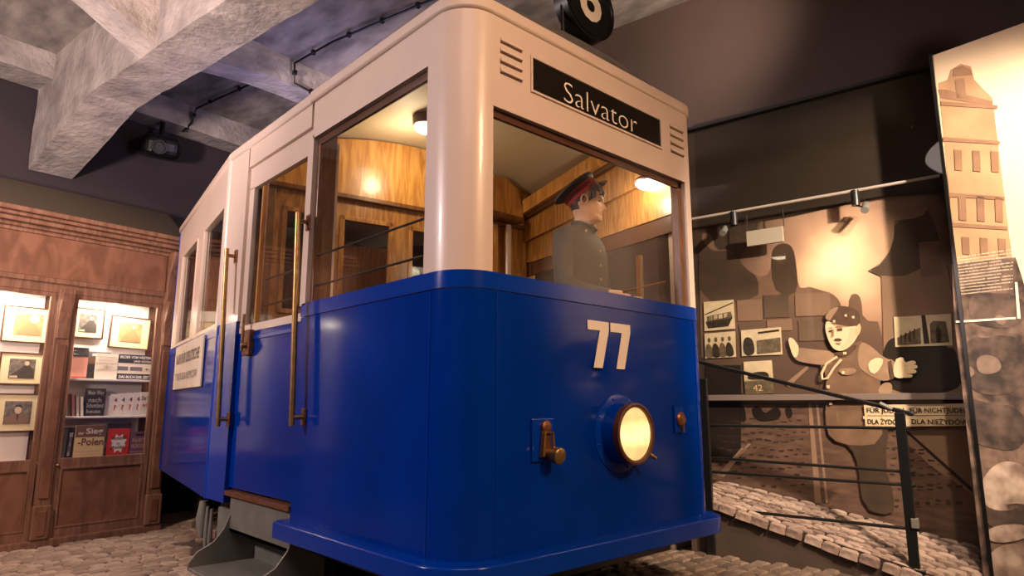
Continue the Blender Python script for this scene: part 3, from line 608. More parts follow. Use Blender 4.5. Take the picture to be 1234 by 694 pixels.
def bay(s0, s1, shelves):
    d = sb_(s0, s0+.05, .0, .035, .08, 2.46, WOODR, 'door')
    sb_(s1-.05, s1, 0, .035, .08, 2.46, WOODR, 'stile', d); sb_(s0+.05, s1-.05, 0, .035, 2.42, 2.46, WOODR, 'top_rail', d)
    sb_(s0+.05, s1-.05, 0, .035, .74, .83, WOODR, 'lock_rail', d); sb_(s0+.05, s1-.05, 0, .035, .08, .17, WOODR, 'bottom_rail', d)
    sb_(s0+.05, s1-.05, .012, .03, .17, .74, WOODRD, 'door_panel', d)
    for a, b, c, e in ((s0+.05, s1-.05, .72, .745), (s0+.05, s1-.05, .165, .185), (s0+.05, s0+.072, .18, .73), (s1-.072, s1-.05, .18, .73)): sb_(a, b, -.006, .02, c, e, WOODR, 'bead', d, .004)
    sb_(s0+.04, s1-.04, .018, .022, .82, 2.43, SHOPGLASS, 'pane', d, 0)
    sb_(s0+.0, s1, .315, .34, .79, 2.48, WHITEP, 'display_back', d, 0)
    sb_(s0+.06, s1-.06, .05, .09, 2.435, 2.46, TUBE, 'strip_light', d, .004)
    o = light('AREA', room((s0+s1)/2, .07, 2.43), room((s0+s1)/2, .22, 1.0), 13, (1, .84, .66), s1-s0-.2, .04); o.rotation_euler.z += 0
    light('POINT', room((s0+s1)/2, .10, 2.36), (0, 0, 0), 3.5, (1, .86, .68), .04)
    for z in shelves: sb_(s0+.0, s1, .09, .32, z-.022, z, SHELFM, 'shelf', d, .003)
bay(-1.055, -.17, (1.62, 1.235)); bay(-2.0, -1.205, ()); bay(-2.9, -2.6, ())
MB().lathe(ROOM @ V((-1.03, -.0, .765)), -DN, [(0, .012), (.02, .014), (.028, .006)], 12).build('door_knob', BRASS, shop, smooth=True)
# framed pictures
def picture(s0, s1, z0, z1, label, sketch, tilt=0, fw=.012, plain=0):
    cx_, cz_ = (s0+s1)/2, (z0+z1)/2
    M = ROOM @ Matrix.Translation((cx_, .285, cz_)) @ Matrix.Rotation(tilt, 4, 'Y'); w, h = (s1-s0)/2, (z1-z0)/2
    p = empty('picture_frame', M, label, 'picture', 'framed pictures in the shop windows')
    for a, b, c, d in ((-w, w, h-fw, h), (-w, w, -h, -h+fw), (-w, -w+fw, -h+fw, h-fw), (w-fw, w, -h+fw, h-fw)): MB().box(a, b, -.012, .02, c, d, M).build('frame', FRAMEW, p, bevel=.002)
    MB().box(-w+fw, w-fw, -.002, .012, -h+fw, h-fw, M).build('mount', MOUNT, p)
    pw, ph = w*.56, h*.60
    pr = MB().box(-pw, pw, -.005, -.001, -ph, ph, M).build('print', mat('print_sepia', (.50, .34, .16), .6, noise_amt=.35, nscale=16) if plain else mat('print_grey', (.22, .18, .15), .6, noise_amt=.6, nscale=22), p)
    def poly(pts, m, nm, dy=-.007): MB().prism([M @ V((x*pw, dy, z*ph)) for x, z in pts], (M.to_3x3() @ V((0, .002, 0)))).build(nm, m, pr)
    skin = mat('print_light', (.55, .42, .30), .6); dk = mat('print_dark', (.045, .032, .028), .6); md = mat('print_mid', (.20, .12, .085), .6)
    ell = lambda cx, cz, rx, rz: [(cx+rx*math.cos(t*math.pi/8), cz+rz*math.sin(t*math.pi/8)) for t in range(16)]
    if sketch == 'bust':
        poly([(-.95, -1), (-.85, -.45), (-.35, -.12), (.35, -.12), (.85, -.45), (.95, -1)], md, 'print_coat'); poly(ell(0, .25, .26, .38), skin, 'print_face', -.008)
        poly([(-.28, .45), (-.2, .66), (.1, .70), (.28, .55), (.26, .38), (.0, .52)], dk, 'print_hair', -.009); poly([(-.06, -.12), (.06, -.12), (.03, -.7), (-.03, -.7)], dk, 'print_tie', -.009)
    elif sketch == 'side':
        poly([(-1, -.85), (-.5, -.35), (.15, .35), (.55, .35), (.9, -.1), (.95, -1), (-.2, -1)], dk, 'print_coat'); poly(ell(.33, .58, .19, .26), skin, 'print_face', -.008); poly([(.18, .78), (.3, .95), (.55, .85), (.55, .6), (.45, .78)], dk, 'print_hair', -.009)
        poly([(-.95, -.95), (-.3, -.95), (-.35, -.72), (-.9, -.75)], skin, 'print_desk', -.009)
    else:
        poly([(-.8, -.9), (-.5, -.2), (-.1, .1), (.1, .5), (.35, .5), (.5, .05), (.85, -.5), (.8, -.95)], md if not plain else mat('print_tan', (.36, .22, .10), .6), 'print_figure'); poly(ell(.22, .62, .15, .2), skin, 'print_face', -.008)
picture(-1.55, -1.115, 1.965, 2.325, 'wide cream-mounted sepia picture, highest of the three in the left bay', 'fig', 0, .010, 1)
picture(-1.535, -1.145, 1.545, 1.865, 'brown-framed photograph of a seated man in profile, middle of the left bay', 'side', 0, .014)
picture(-1.53, -1.13, 1.09, 1.46, 'cream-mounted portrait of a man in a jacket, lowest in the left bay', 'bust', 0, .010)
picture(-.955, -.64, 2.05, 2.375, 'brown-framed photograph of a man leaning over a desk, right bay top left', 'side', 0, .014)
picture(-.575, -.15, 1.965, 2.325, 'slightly tilted pale drawing in a brown frame, right bay top right', 'fig', .03, .013, 1)
# books
BK = {}
def bm_(n, c): return mat('book_'+n, c, .55)
PAGES = mat('pages', (.60, .52, .40), .8)
def book(s0, s1, z0, z1, t, m, label, group, th=.028, lean=0, texts=(), bands=(), roll=0, turn=0, name='book'):
    M = ROOM @ Matrix.Translation(((s0+s1)/2, t, z0)) @ Matrix.Rotation(turn, 4, 'Z') @ Matrix.Rotation(roll, 4, 'Y') @ Matrix.Rotation(-lean, 4, 'X'); w = (s1-s0)/2; h = z1-z0
    b = empty(name, M, label, 'book', group)
    MB().box(-w, w, 0, .003, 0, h, M).build('front_cover', m, b); MB().box(-w, w, th-.003, th, 0, h, M).build('back_cover', m, b)
    MB().box(-w, -w+.004, .003, th-.003, 0, h, M).build('spine', m, b); MB().box(-w+.004, w-.004, .003, th-.003, .004, h-.004, M).build('pages', PAGES, b)
    R3 = M.to_3x3()
    for (a, c, x0, x1, bmat) in bands: MB().box(-w+2*w*x0, -w+2*w*x1, -.0015, .0005, h*a, h*c, M).build('cover_band', bmat, b)
    for (tx, x0, x1, a, c, tm) in texts:
        text(tx, 'cover_lettering', tm, b, M @ V((-w+2*w*x0, 0, h*a)), R3 @ V((1, 0, 0)), R3 @ V((0, 0, 1)), width=2*w*(x1-x0), height=h*(c-a), depth=.0035, bold=.02)
    return b
TOP, MID, BOT = 1.62, 1.235, .79
dkb = bm_('black', (.035, .03, .035)); red = bm_('red', (.55, .045, .035)); pale = bm_('pale', (.72, .62, .52)); yel = bm_('yellow', (.70, .52, .27)); gry = bm_('grey', (.16, .14, .15)); pur = bm_('purple', (.17, .075, .13)); brn = bm_('brown', (.17, .09, .06)); pink = bm_('pink', (.68, .30, .24)); white = bm_('white', (.78, .72, .66))
book(-.945, -.80, TOP, 1.94, .17, pink, 'pink book with a black striped head, left end of the top shelf', 'books on the top shelf', bands=((.70, 1, 0, 1, dkb), (.76, .80, .05, .95, white), (.88, .91, .05, .95, white), (0, .06, 0, 1, red)))
book(-.80, -.56, TOP, 1.91, .235, brn, 'dark brown book with a shadowy figure, behind the pale eagle book', 'books on the top shelf', bands=((.8, 1, 0, 1, gry), (.84, .93, .25, .8, white), (.0, .55, .1, .5, dkb)))
def eagle(b, s, z, k, m):
    M = MW[b]; R3 = M.to_3x3()
    MB().prism([M @ V((s+x*k, -.004, z+y*k)) for x, y in ((-1, .25), (-.2, .1), (-.1, .35), (.1, .35), (.2, .1), (1, .25), (.25, -.15), (.1, -.4), (-.1, -.4), (-.25, -.15))], R3 @ V((0, .002, 0))).build('cover_emblem', m, b)
tanm = bm_('tan', (.50, .36, .27))
e1 = book(-.72, -.51, TOP, 1.89, .165, pale, 'pale book with a winged emblem bar across it, top shelf', 'books on the top shelf', bands=((.36, .37, 0, 1, tanm), (.62, .63, 0, 1, tanm)), texts=(('Von Kämpfen', .1, .9, .82, .9, tanm), ('und Siegen', .1, .7, .7, .77, tanm)))
eagle(e1, 0, .135, .055, tanm)
e2 = book(-.505, -.15, TOP, 1.895, .165, pale, 'wide book with three dark lettered bands, right end of the top shelf', 'books on the top shelf', bands=((.66, 1, 0, 1, dkb), (.0, .24, 0, 1, dkb), (.36, .52, .0, .3, gry), (.36, .52, .36, .72, gry)), texts=(('BILDER VOM WESTEN', .05, .95, .84, .95, white), ('UND OSTEN', .45, .95, .70, .78, white), ('DAS BUCH DER ZEIT', .05, .95, .06, .17, white)))
eagle(e2, .125, .12, .035, gry)
for i, (s, c) in enumerate(((-.945, brn), (-.905, pink), (-.865, pale), (-.825, pale))):
    book(s, s+.03, MID, MID+.225-.012*i+.01*(i % 2), .13, c, ['narrow brown book leaning at the left end of the middle shelf', 'narrow pink book leaning, second from the left on the middle shelf', 'thicker cream book leaning, third from the left on the middle shelf', 'cream book leaning against the black lettered book, middle shelf'][i], 'leaning books on the middle shelf', th=.15, roll=-.10, bands=((0, 1, .8, 1, dkb),))
book(-.79, -.60, MID, 1.52, .15, dkb, 'black book covered in white handwriting, middle shelf', 'books on the middle shelf', texts=(('Mein Weg', .1, .9, .72, .92, bm_('chalk', (.40, .38, .36))), ('nach', .15, .8, .5, .66, BK.get(0) or MATS['book_chalk']), ('Schottland', .08, .92, .3, .46, MATS['book_chalk']), ('heute', .1, .8, .1, .24, MATS['book_chalk'])))
book(-.595, -.50, MID, 1.45, .20, white, 'plain white book, between the black lettered one and the booklets', 'books on the middle shelf')
labs = ['leftmost of the five white booklets with a red mark', 'second of the five white booklets from the left', 'middle one of the five overlapping white booklets', 'fourth of the five white booklets from the left', 'rightmost white booklet, its dark lettering fully shown']
for i in range(5):
    s = -.53+.068*i; book(s, s+.15 if i < 4 else s+.125, MID, 1.465+.006*i, .20-.022*i, white, labs[i]+', middle shelf', 'white booklets on the middle shelf', th=.010, texts=(('4', .25, .45, .62, .82, bm_('violet', (.16, .07, .16))), ('?', .25, .4, .25, .5, red)) if i < 4 else (('Das Vieh', .1, .95, .66, .84, MATS['book_violet']), ('der Erde', .2, .8, .38, .52, red)))
book(-.935, -.87, BOT, 1.12, .13, dkb, 'black book with vertical white lettering, left end of the bottom row', 'books in the bottom row', th=.12, roll=.03, texts=(('ZEIT', .3, .75, .15, .85, white),))
book(-.86, -.585, BOT, 1.14, .12, yel, 'yellow book titled Sieg Polen in heavy black letter', 'books in the bottom row', bands=((.66, 1, 0, 1, brn), (.16, .17, .08, .9, tanm), (.24, .25, .08, .9, tanm), (.08, .09, .08, .9, tanm)), texts=(('der', .08, .28, .74, .82, pale), ('Sieg', .34, .92, .70, .92, pale), ('-Polen', .1, .97, .42, .63, brn)), lean=-.03)
book(-.59, -.545, BOT, 1.00, .19, yel, 'small cream book peeping out between the yellow and the red book', 'books in the bottom row')
b3 = book(-.545, -.335, BOT, 1.10, .12, red, 'red book with a white star-shaped label, bottom row', 'books in the bottom row', lean=-.03)
M = MW[b3]; MB().prism([M @ V(((.085 if k % 2 else .06)*math.cos(k*math.pi/8)*1.0, -.002, .155+(.105 if k % 2 else .07)*math.sin(k*math.pi/8))) for k in range(16)], M.to_3x3() @ V((0, .0015, 0))).build('cover_label', white, b3)
for tx, a, c in (('Vormarsch', .60, .74), ('in', .46, .53), ('Polen', .30, .42)): text(tx, 'cover_lettering', INK, b3, M @ V((-.075 if tx != 'in' else -.02, 0, .31*a)), M.to_3x3() @ V((1, 0, .08)), M.to_3x3() @ V((0, 0, 1)), width=.15 if tx != 'in' else .03, height=.31*(c-a), depth=.005)
book(-.50, -.27, BOT, 1.155, .25, gry, 'plain grey book standing behind the red and purple books', 'books in the bottom row')
book(-.325, -.14, BOT, 1.06, .13, pur, 'dark purple book with faint lettering, right end of the bottom row', 'books in the bottom row', bands=((.84, .92, .3, 1, dkb), (.12, .14, 0, 1, tanm), (.2, .22, 0, 1, tanm)), texts=(('FAHRT', .15, .8, .58, .74, MATS['book_tan']), ('NORDEN', .12, .85, .36, .52, MATS['book_tan'])), lean=-.03)

# ---------------------------------------------------------------- the driver
SKIN = mat('skin', (.70, .40, .24), .5, noise_amt=.08, nscale=12); HAIR = mat('hair_brown', (.035, .016, .008), .5, noise_amt=.4, nscale=60)
JACK = mat('jacket_grey', (.075, .062, .055), .8, noise_amt=.25, nscale=9, bump=.2, bscale=60); CAPM = mat('cap_cloth', (.012, .009, .009), .7); REDB = mat('cap_band_red', (.42, .008, .02), .6)
YAW = math.atan2(RT.y, RT.x)-.05
HP = V((3.04, 2.70, 0))
# put the head on the sight line of the photograph at that depth
h0 = hit(706, 243, (0, 2.72, 0), (0, 1, 0)); HP = V((h0.x, h0.y, 0))
DM = Matrix.Translation((HP.x, HP.y, 0)) @ Matrix.Rotation(YAW, 4, 'Z')
HZ = h0.z                                     # head centre height
drv = empty('person', Matrix.Translation((HP.x, HP.y, .98)) @ Matrix.Rotation(YAW, 4, 'Z'), 'tram driver in a grey jacket and red-banded cap, looking aside in the cab', 'person')
K = 1.06
HT = DM @ Matrix.Translation((0, 0, HZ)) @ Matrix.Rotation(.13, 4, 'Y') @ Matrix.Scale(K, 4)
# head + neck + torso + legs: one continuous lofted body; local x = facing, y = left
def pl_(z, tab):
    for (a, *va), (b, *vb) in zip(tab, tab[1:]):
        if a <= z <= b:
            k = (z-a)/(b-a); k = k*k*(3-2*k); return [p+(q-p)*k for p, q in zip(va, vb)]
    return list(tab[0][1:] if z < tab[0][0] else tab[-1][1:])
HEADT = [  # z, front x, back x, half width
 (-.145, .055, -.055, .050), (-.125, .085, -.056, .054), (-.112, .103, -.058, .058), (-.095, .106, -.062, .063), (-.078, .101, -.070, .068), (-.06, .104, -.080, .071),
 (-.035, .100, -.094, .074), (0, .096, -.103, .077), (.035, .103, -.106, .079), (.07, .100, -.103, .077), (.10, .080, -.090, .067), (.125, .045, -.06, .045), (.138, .01, -.02, .015)]
rings = []; NR = 40
def face(z, a, fx, bx, hw):
    c = (fx+bx)/2; rx = (fx-bx)/2; x = c+rx*math.cos(a); y = hw*math.sin(a)*(1-.12*math.cos(a)**3)
    if math.cos(a) > 0:
        d = abs(y); g = lambda zc, sz, yc, sy: math.exp(-((z-zc)/sz)**2-((d-yc)/sy)**2)
        x += .030*g(-.035, .016, 0, .012)+.017*g(-.012, .020, 0, .010)+.004*g(.008, .02, 0, .012)      # nose
        x += .008*g(-.072, .006, 0, .022)+.007*g(-.085, .006, 0, .020)-.005*g(-.0785, .003, 0, .022)   # lips
        x += .007*g(.022, .008, .026, .018)-.012*g(.003, .010, .030, .013)+.006*g(-.11, .013, 0, .02)    # brow, sockets, chin
    return V((x, y, z))
zs = [-.145+.283*i/56 for i in range(57)]
for z in zs:
    fx, bx, hw = pl_(z, HEADT); rings.append([HT @ face(z, 2*math.pi*k/NR, fx, bx, hw) for k in range(NR)])
def ring(cx, cy, z, rx, ry, M=DM): return [M @ V((cx+rx*math.cos(2*math.pi*k/NR), cy+ry*math.sin(2*math.pi*k/NR), z)) for k in range(NR)]
nb_ = [(-.03, 1.05, .10, .13), (-.03, 1.25, .10, .15), (-.04, HZ-.85, .12, .17), (-.045, HZ-.62, .105, .15), (-.045, HZ-.42, .11, .18), (-.05, HZ-.30, .095, .18), (-.05, HZ-.23, .065, .11), (-.04, HZ-.175, .055, .06), (-.02, HZ-.155, .052, .052)]
DJ = DM @ Matrix.Rotation(-.55, 4, 'Z'); body = [ring(a, 0, z, rx, ry, DJ if rx > .06 else DM) for a, z, rx, ry in nb_]+rings
MB().loft(body).build('body', SKIN, drv, smooth=True)
DM0 = DM; DM = DM0 @ Matrix.Rotation(-.55, 4, 'Z')
# jacket: torso, collar, arms
jk = MB(); jr = [(-.03, HZ-.95, .165, .235), (-.04, HZ-.80, .16, .225), (-.045, HZ-.62, .145, .215), (-.045, HZ-.45, .155, .235), (-.05, HZ-.34, .15, .255), (-.055, HZ-.27, .13, .24), (-.05, HZ-.215, .10, .17), (-.035, HZ-.175, .075, .085), (-.025, HZ-.145, .068, .070)]
jk.loft([[DM @ (V((a+rx*math.cos(t)*(1+.03*math.sin(5*t+z*20)), ry*math.sin(t)*(1+.02*math.sin(7*t+z*15)), z))) for t in [2*math.pi*k/NR for k in range(NR)]] for a, z, rx, ry in jr])
J = jk.build('jacket', JACK, drv, smooth=True)
def D3(x, y, z): return DM @ V((x, y, HZ+z))
for s in (-1, 1):
    sh, el, wr = (-.05, s*.205, -.27), (-.02, s*.26, -.56), (.22, s*.16, -.66)
    MB().tube([D3(-.05, s*.15, -.235), D3(*sh), D3(-.045, s*.235, -.40), D3(*el), D3(.06, s*.235, -.62), D3(*wr)], [.05, .072, .062, .056, .050, .040], 16).build('sleeve', JACK, J, smooth=True)
    hand = MB(); hand.tube([D3(.20, s*.165, -.65), D3(.25, s*.15, -.665), D3(.30, s*.14, -.67)], [.026, .036, .032], 12)
    for q in range(4): hand.tube([D3(.29, s*(.165-.02*q), -.665), D3(.335+.006*(q in (1, 2)), s*(.165-.02*q), -.67), D3(.35, s*(.163-.02*q), -.70), D3(.335, s*(.162-.02*q), -.72)], [.010, .0095, .009, .007], 8)
    hand.tube([D3(.24, s*.125, -.665), D3(.275, s*.105, -.68), D3(.305, s*.11, -.70)], [.012, .011, .008], 8); hand.build('hand', SKIN, drv, smooth=True)
    MB().tube([D3(-.03, s*.085, -.9), D3(-.02, s*.09, -1.25), D3(-.04, s*.09, .99-HZ)], [.10, .07, .055], 14).build('trouser_leg', JACK, drv, smooth=True)
MB().tube([D3(-.095, .0, -.135), D3(-.06, .062, -.15), D3(.0, .07, -.165), D3(.05, .03, -.185), D3(.055, 0, -.20), D3(.05, -.03, -.185), D3(.0, -.07, -.165), D3(-.06, -.062, -.15), D3(-.095, 0, -.135)], .018, 10).build('collar', JACK, J, smooth=True)
MB().tube([D3(-.05, -.055, -.14), D3(.0, -.060, -.150), D3(.045, -.035, -.165)], .012, 8).build('shirt_collar', mat('shirt_pale', (.30, .26, .22), .7), drv, smooth=True)
CO = mat('badge_pale', (.55, .42, .30), .5)
for x, y, z, a in ((.045, -.085, -.215, .5), (-.02, -.175, -.25, .2)):
    p = D3(x, y, z); MB().tube([p, p+(DM.to_3x3() @ V((-.012, -.008, -.03)))], .007, 8).build('collar_badge', CO, J, smooth=True)
MB().box(-.02, .06, -.215, -.205, HZ-.50, HZ-.40, DM).build('pocket', JACK, J, bevel=.004)
for k in range(5): MB().lathe(D3(.10, -.02, -.26-.09*k), DM.to_3x3() @ V((1, -.2, 0)), [(0, .01), (.008, .009), (.01, .001)], 10).build('button', BRASS, J, smooth=True)
DM = DM0
# hair, ear, eyes
hr = []
for z in [-.07+.21*i/16 for i in range(17)]:
    fx, bx, hw = pl_(z, HEADT); r = []
    for k in range(NR):
        a = 2*math.pi*k/NR; lim = .2 if z > .055 else -.28; e = 1.075 if math.cos(a) < (1.1 if z > .06 else (-.05 if z > -.02 else -.5)) else .90
        p = face(z, a, fx, bx, hw); r.append(HT @ V((p.x*e if math.cos(a) < .9 or e > 1 else p.x*.9, p.y*e, z)))
    hr.append(r)
H = MB().loft(hr).build('hair', HAIR, drv, smooth=True)
for k in range(9):
    y = -.070+.0155*k; MB().tube([HT @ V((.075, y*.8, .085)), HT @ V((.108-abs(y)*.3, y, .06)), HT @ V((.108-abs(y)*.45, y+.006, .03+.005*(k % 3)))], [.011, .009, .003], 8).build('fringe', HAIR, H, smooth=True)
for s in (-1, 1):
    for k in range(3): MB().tube([HT @ V((.02+.012*k, s*.076, .05)), HT @ V((.022+.012*k, s*.080, .01)), HT @ V((.018+.012*k, s*.078, -.018+.012*k))], [.011, .010, .003], 8).build('side_lock', HAIR, H, smooth=True)
    ear = [HT @ V((-.012+.020*math.cos(t), s*(.080+.007*math.sin(t*.5)), -.012+.031*math.sin(t))) for t in [2*math.pi*i/14 for i in range(15)]]
    E = MB().tube(ear, .0065, 8).build('ear', SKIN, drv, smooth=True); MB().lathe(HT @ V((-.010, s*.074, -.014)), HT.to_3x3() @ V((0, s, 0)), [(0, .022), (.006, .02), (.007, .001)], 14).build('ear_bowl', mat('skin_deep', (.40, .17, .09), .6), E, smooth=True)
    ey = MB().lathe(HT @ V((.070, s*.031, .002)), HT.to_3x3() @ V((1, s*.35, 0)), [(-.012, .004), (-.006, .011), (.002, .013), (.009, .009), (.012, .001)], 16).build('eye', mat('eye_white', (.6, .52, .45), .3), drv, smooth=True)
    MB().lathe(HT @ V((.079, s*.034, .001)), HT.to_3x3() @ V((1, s*.35, 0)), [(0, .0065), (.0035, .005), (.004, .0005)], 12).build('iris', INK, ey, smooth=True)
    MB().tube([HT @ V((.088, s*.014, .022)), HT @ V((.093, s*.028, .027)), HT @ V((.080, s*.046, .022))], [.003, .004, .0025], 6).build('eyebrow', HAIR, drv, smooth=True)
    MB().tube([HT @ V((.086, s*.018, .010)), HT @ V((.088, s*.030, .013)), HT @ V((.077, s*.042, .008))], .0025, 6).build('eyelid', MATS['skin_deep'], drv, smooth=True)
MB().tube([HT @ V((.096, -.020, -.0785)), HT @ V((.107, 0, -.0785)), HT @ V((.096, .020, -.0785))], .0026, 6).build('mouth', mat('lips', (.42, .12, .08), .5), drv, smooth=True)
# cap
CM = HT @ Matrix.Translation((-.030, 0, .050)) @ Matrix.Rotation(-.80, 4, 'Y')
def cr(z, rx, ry, cx=0): return [CM @ V((cx+rx*math.cos(t), ry*math.sin(t), z)) for t in [2*math.pi*k/NR for k in range(NR)]]
cp = MB().loft([cr(.030, .112, .090), cr(.040, .135, .115, -.012), cr(.055, .148, .130, -.02), cr(.068, .140, .122, -.02), cr(.078, .09, .08, -.02), cr(.080, .01, .01, -.02)]).build('cap', CAPM, drv, smooth=True)
MB().loft([cr(-.022, .114, .092), cr(.036, .116, .094)]).build('cap_band', REDB, cp, smooth=True)
for z in (.004, .016): MB().tube([CM @ V((.118*math.cos(t), .096*math.sin(t), z)) for t in [math.pi*2*k/24 for k in range(25)]], .0022, 6, False).build('cord', CAPM, cp, smooth=True)
vz = MB(); va = [(-1.25+2.5*i/14) for i in range(15)]
inn = [CM @ V((.112*math.cos(t), .092*math.sin(t), -.012)) for t in va]; ou = [CM @ V((.112*math.cos(t)+.058*max(0, math.cos(t*1.15)), .094*math.sin(t), -.012-.030*math.cos(t*1.1))) for t in va]
vz.add(inn+ou+[p+V((0, 0, .004)) for p in inn+ou], [(i, i+1, 16+i, 15+i) for i in range(14)]+[(30+i, 45+i, 46+i, 31+i) for i in range(14)]+[(15+i, 16+i, 46+i, 45+i) for i in range(14)]); vz.build('visor', mat('visor_black', (.008, .007, .007), .25), cp, smooth=True)
MB().lathe(CM @ V((.07, -.082, .008)), CM.to_3x3() @ V((.5, -.85, 0)), [(0, .006), (.007, .006), (.009, .001)], 10).build('cap_button', BRASS, cp, smooth=True)

# ---------------------------------------------------------------- the street mural behind glass
DG = 5.60; GP = DC*DG
def gp(u, v, o=0): return hit(u, v, GP+DC*(.045-o), DC)
mur = empty('street_mural', V((GP.x, GP.y, 0))+DN*1.2+V((0, 0, .4)), 'large sepia street mural behind glass with a glowing sky over rooftops', 'mural')
def layer(pts, m, nm, o, parent=mur, th=.0012):
    if nm in ('roofline', 'roof', 'tower', 'gable', 'shadowed_crowd', 'printed_legs', 'crowd', 'figure', 'soldier'): pts = smooth_outline(list(pts), 1 if nm in ('roofline', 'gable', 'tower', 'roof') else 2)
    return MB().prism([gp(u, v, o) for u, v in pts], DC*th).build(nm, m, parent)
TL, BL, BR, TR = (838, 155), (850, 572), (1180, 655), (1122, 82)
yA, yB = DN.dot(gp(838, 155)), DN.dot(gp(1122, 82))
def gq(t, z): return GP+DC*.045+DN*(t)+V((0, 0, z))
# printed sky: flat colour running from pale round one point to brown; position in the mural's own frame
sm = bpy.data.materials.new('mural_sky'); sm.use_nodes = True; nt = sm.node_tree; N = nt.nodes; L = nt.links; b = N['Principled BSDF']; b.inputs['Roughness'].default_value = .7
tc = N.new('ShaderNodeTexCoord'); mp = N.new('ShaderNodeMapping'); gl = MW[mur].inverted() @ gp(1012, 318); mp.inputs['Location'].default_value = (-gl.x, -gl.y*1.0, -gl.z); L.new(tc.outputs['Object'], mp.inputs[0])
vl = N.new('ShaderNodeVectorMath'); vl.operation = 'LENGTH'; L.new(mp.outputs[0], vl.inputs[0])
ns_ = N.new('ShaderNodeTexNoise'); ns_.inputs['Scale'].default_value = 2.5; L.new(mp.outputs[0], ns_.inputs[0])
ad = N.new('ShaderNodeMath'); ad.operation = 'MULTIPLY_ADD'; ad.inputs[1].default_value = .35; L.new(ns_.outputs[0], ad.inputs[0]); L.new(vl.outputs['Value'], ad.inputs[2])
rp_ = N.new('ShaderNodeValToRGB'); e = rp_.color_ramp.elements; e[0].position = .27; e[0].color = (1, .93, .76, 1); e[1].position = 1.25; e[1].color = (.05, .034, .026, 1)
for p, c in ((.37, (1, .78, .54, 1)), (.52, (.62, .42, .31, 1)), (.72, (.36, .24, .185, 1)), (.95, (.16, .105, .08, 1))): q = e.new(p); q.color = c
L.new(ad.outputs[0], rp_.inputs[0]); L.new(rp_.outputs[0], b.inputs['Base Color'])
MB().prism([gq(yA+.3, .4), gq(yB-.35, .3), gq(yB-.35, 3.85), gq(yA+.3, 3.85)], DC*.01).build('printed_sky', sm, mur)
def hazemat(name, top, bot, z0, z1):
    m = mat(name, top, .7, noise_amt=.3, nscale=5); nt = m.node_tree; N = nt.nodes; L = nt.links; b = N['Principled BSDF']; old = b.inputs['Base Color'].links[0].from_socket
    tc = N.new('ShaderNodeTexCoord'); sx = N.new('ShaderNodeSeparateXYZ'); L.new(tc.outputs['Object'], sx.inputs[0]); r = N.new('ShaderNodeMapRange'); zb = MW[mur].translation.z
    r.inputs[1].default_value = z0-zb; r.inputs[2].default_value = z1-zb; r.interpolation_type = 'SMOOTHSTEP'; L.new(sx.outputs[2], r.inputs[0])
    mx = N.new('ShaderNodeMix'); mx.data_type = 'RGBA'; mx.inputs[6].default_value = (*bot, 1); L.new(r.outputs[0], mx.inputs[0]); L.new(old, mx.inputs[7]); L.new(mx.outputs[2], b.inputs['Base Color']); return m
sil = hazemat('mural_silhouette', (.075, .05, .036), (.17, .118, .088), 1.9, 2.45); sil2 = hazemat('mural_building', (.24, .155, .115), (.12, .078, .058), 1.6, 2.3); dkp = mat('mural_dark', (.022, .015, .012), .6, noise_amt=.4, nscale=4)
olv = mat('mural_olive', (.028, .020, .014), .6, noise_amt=.35, nscale=1.6); stp_ = mat('mural_street', (.20, .125, .10), .7, noise_amt=.45, nscale=7, stretch=(1, 1, 4)); trk = mat('mural_rail', (.36, .25, .19), .6); lite = mat('mural_light', (.80, .62, .42), .6)
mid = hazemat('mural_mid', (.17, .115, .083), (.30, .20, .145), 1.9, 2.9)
layer([(836, 150), (1124, 78), (1140, 232), (1060, 238), (950, 262), (860, 276), (842, 280)], olv, 'dark_ceiling_print', .002)
layer([(842, 282), (858, 280), (862, 302), (880, 300), (888, 314), (905, 326), (914, 334), (928, 330), (931, 308), (934, 296), (946, 292), (956, 298), (960, 320), (962, 346), (970, 347), (975, 345), (990, 350), (1002, 353), (1012, 362), (1015, 375), (1022, 378), (1024, 356), (1032, 353), (1038, 360), (1040, 386), (1064, 388), (1064, 480), (846, 480)], sil2, 'roofline', .004)
layer([(842, 285), (856, 300), (862, 303), (880, 301), (900, 325), (914, 334), (914, 362), (842, 368)], sil, 'roof', .006)
layer([(931, 345), (930, 308), (934, 296), (946, 292), (956, 298), (959, 320), (962, 350), (948, 358)], sil, 'tower', .0065)
layer([(1130, 252), (1120, 249), (1110, 262), (1078, 266), (1077, 286), (1072, 303), (1060, 318), (1046, 326), (1062, 333), (1064, 388), (1066, 480), (1168, 480)], mid, 'gabled_house', .008)
layer([(1120, 250), (1110, 262), (1078, 266), (1078, 290), (1064, 318), (1046, 326), (1062, 333), (1100, 332), (1136, 300)], sil, 'gable', .009)
layer([(1107, 292), (1133, 290), (1136, 330), (1110, 334)], sil2, 'gable_window', .010)
for k, (a, b_, c, d) in enumerate(((888, 360, 918, 386), (920, 354, 950, 382), (958, 352, 1000, 380), (890, 388, 920, 400), (924, 384, 954, 398), (962, 384, 996, 410))): layer([(a, b_+2), (c, b_), (c+1, d), (a+1, d+1)], sil if k % 2 else mid, 'faded_photograph', .011)
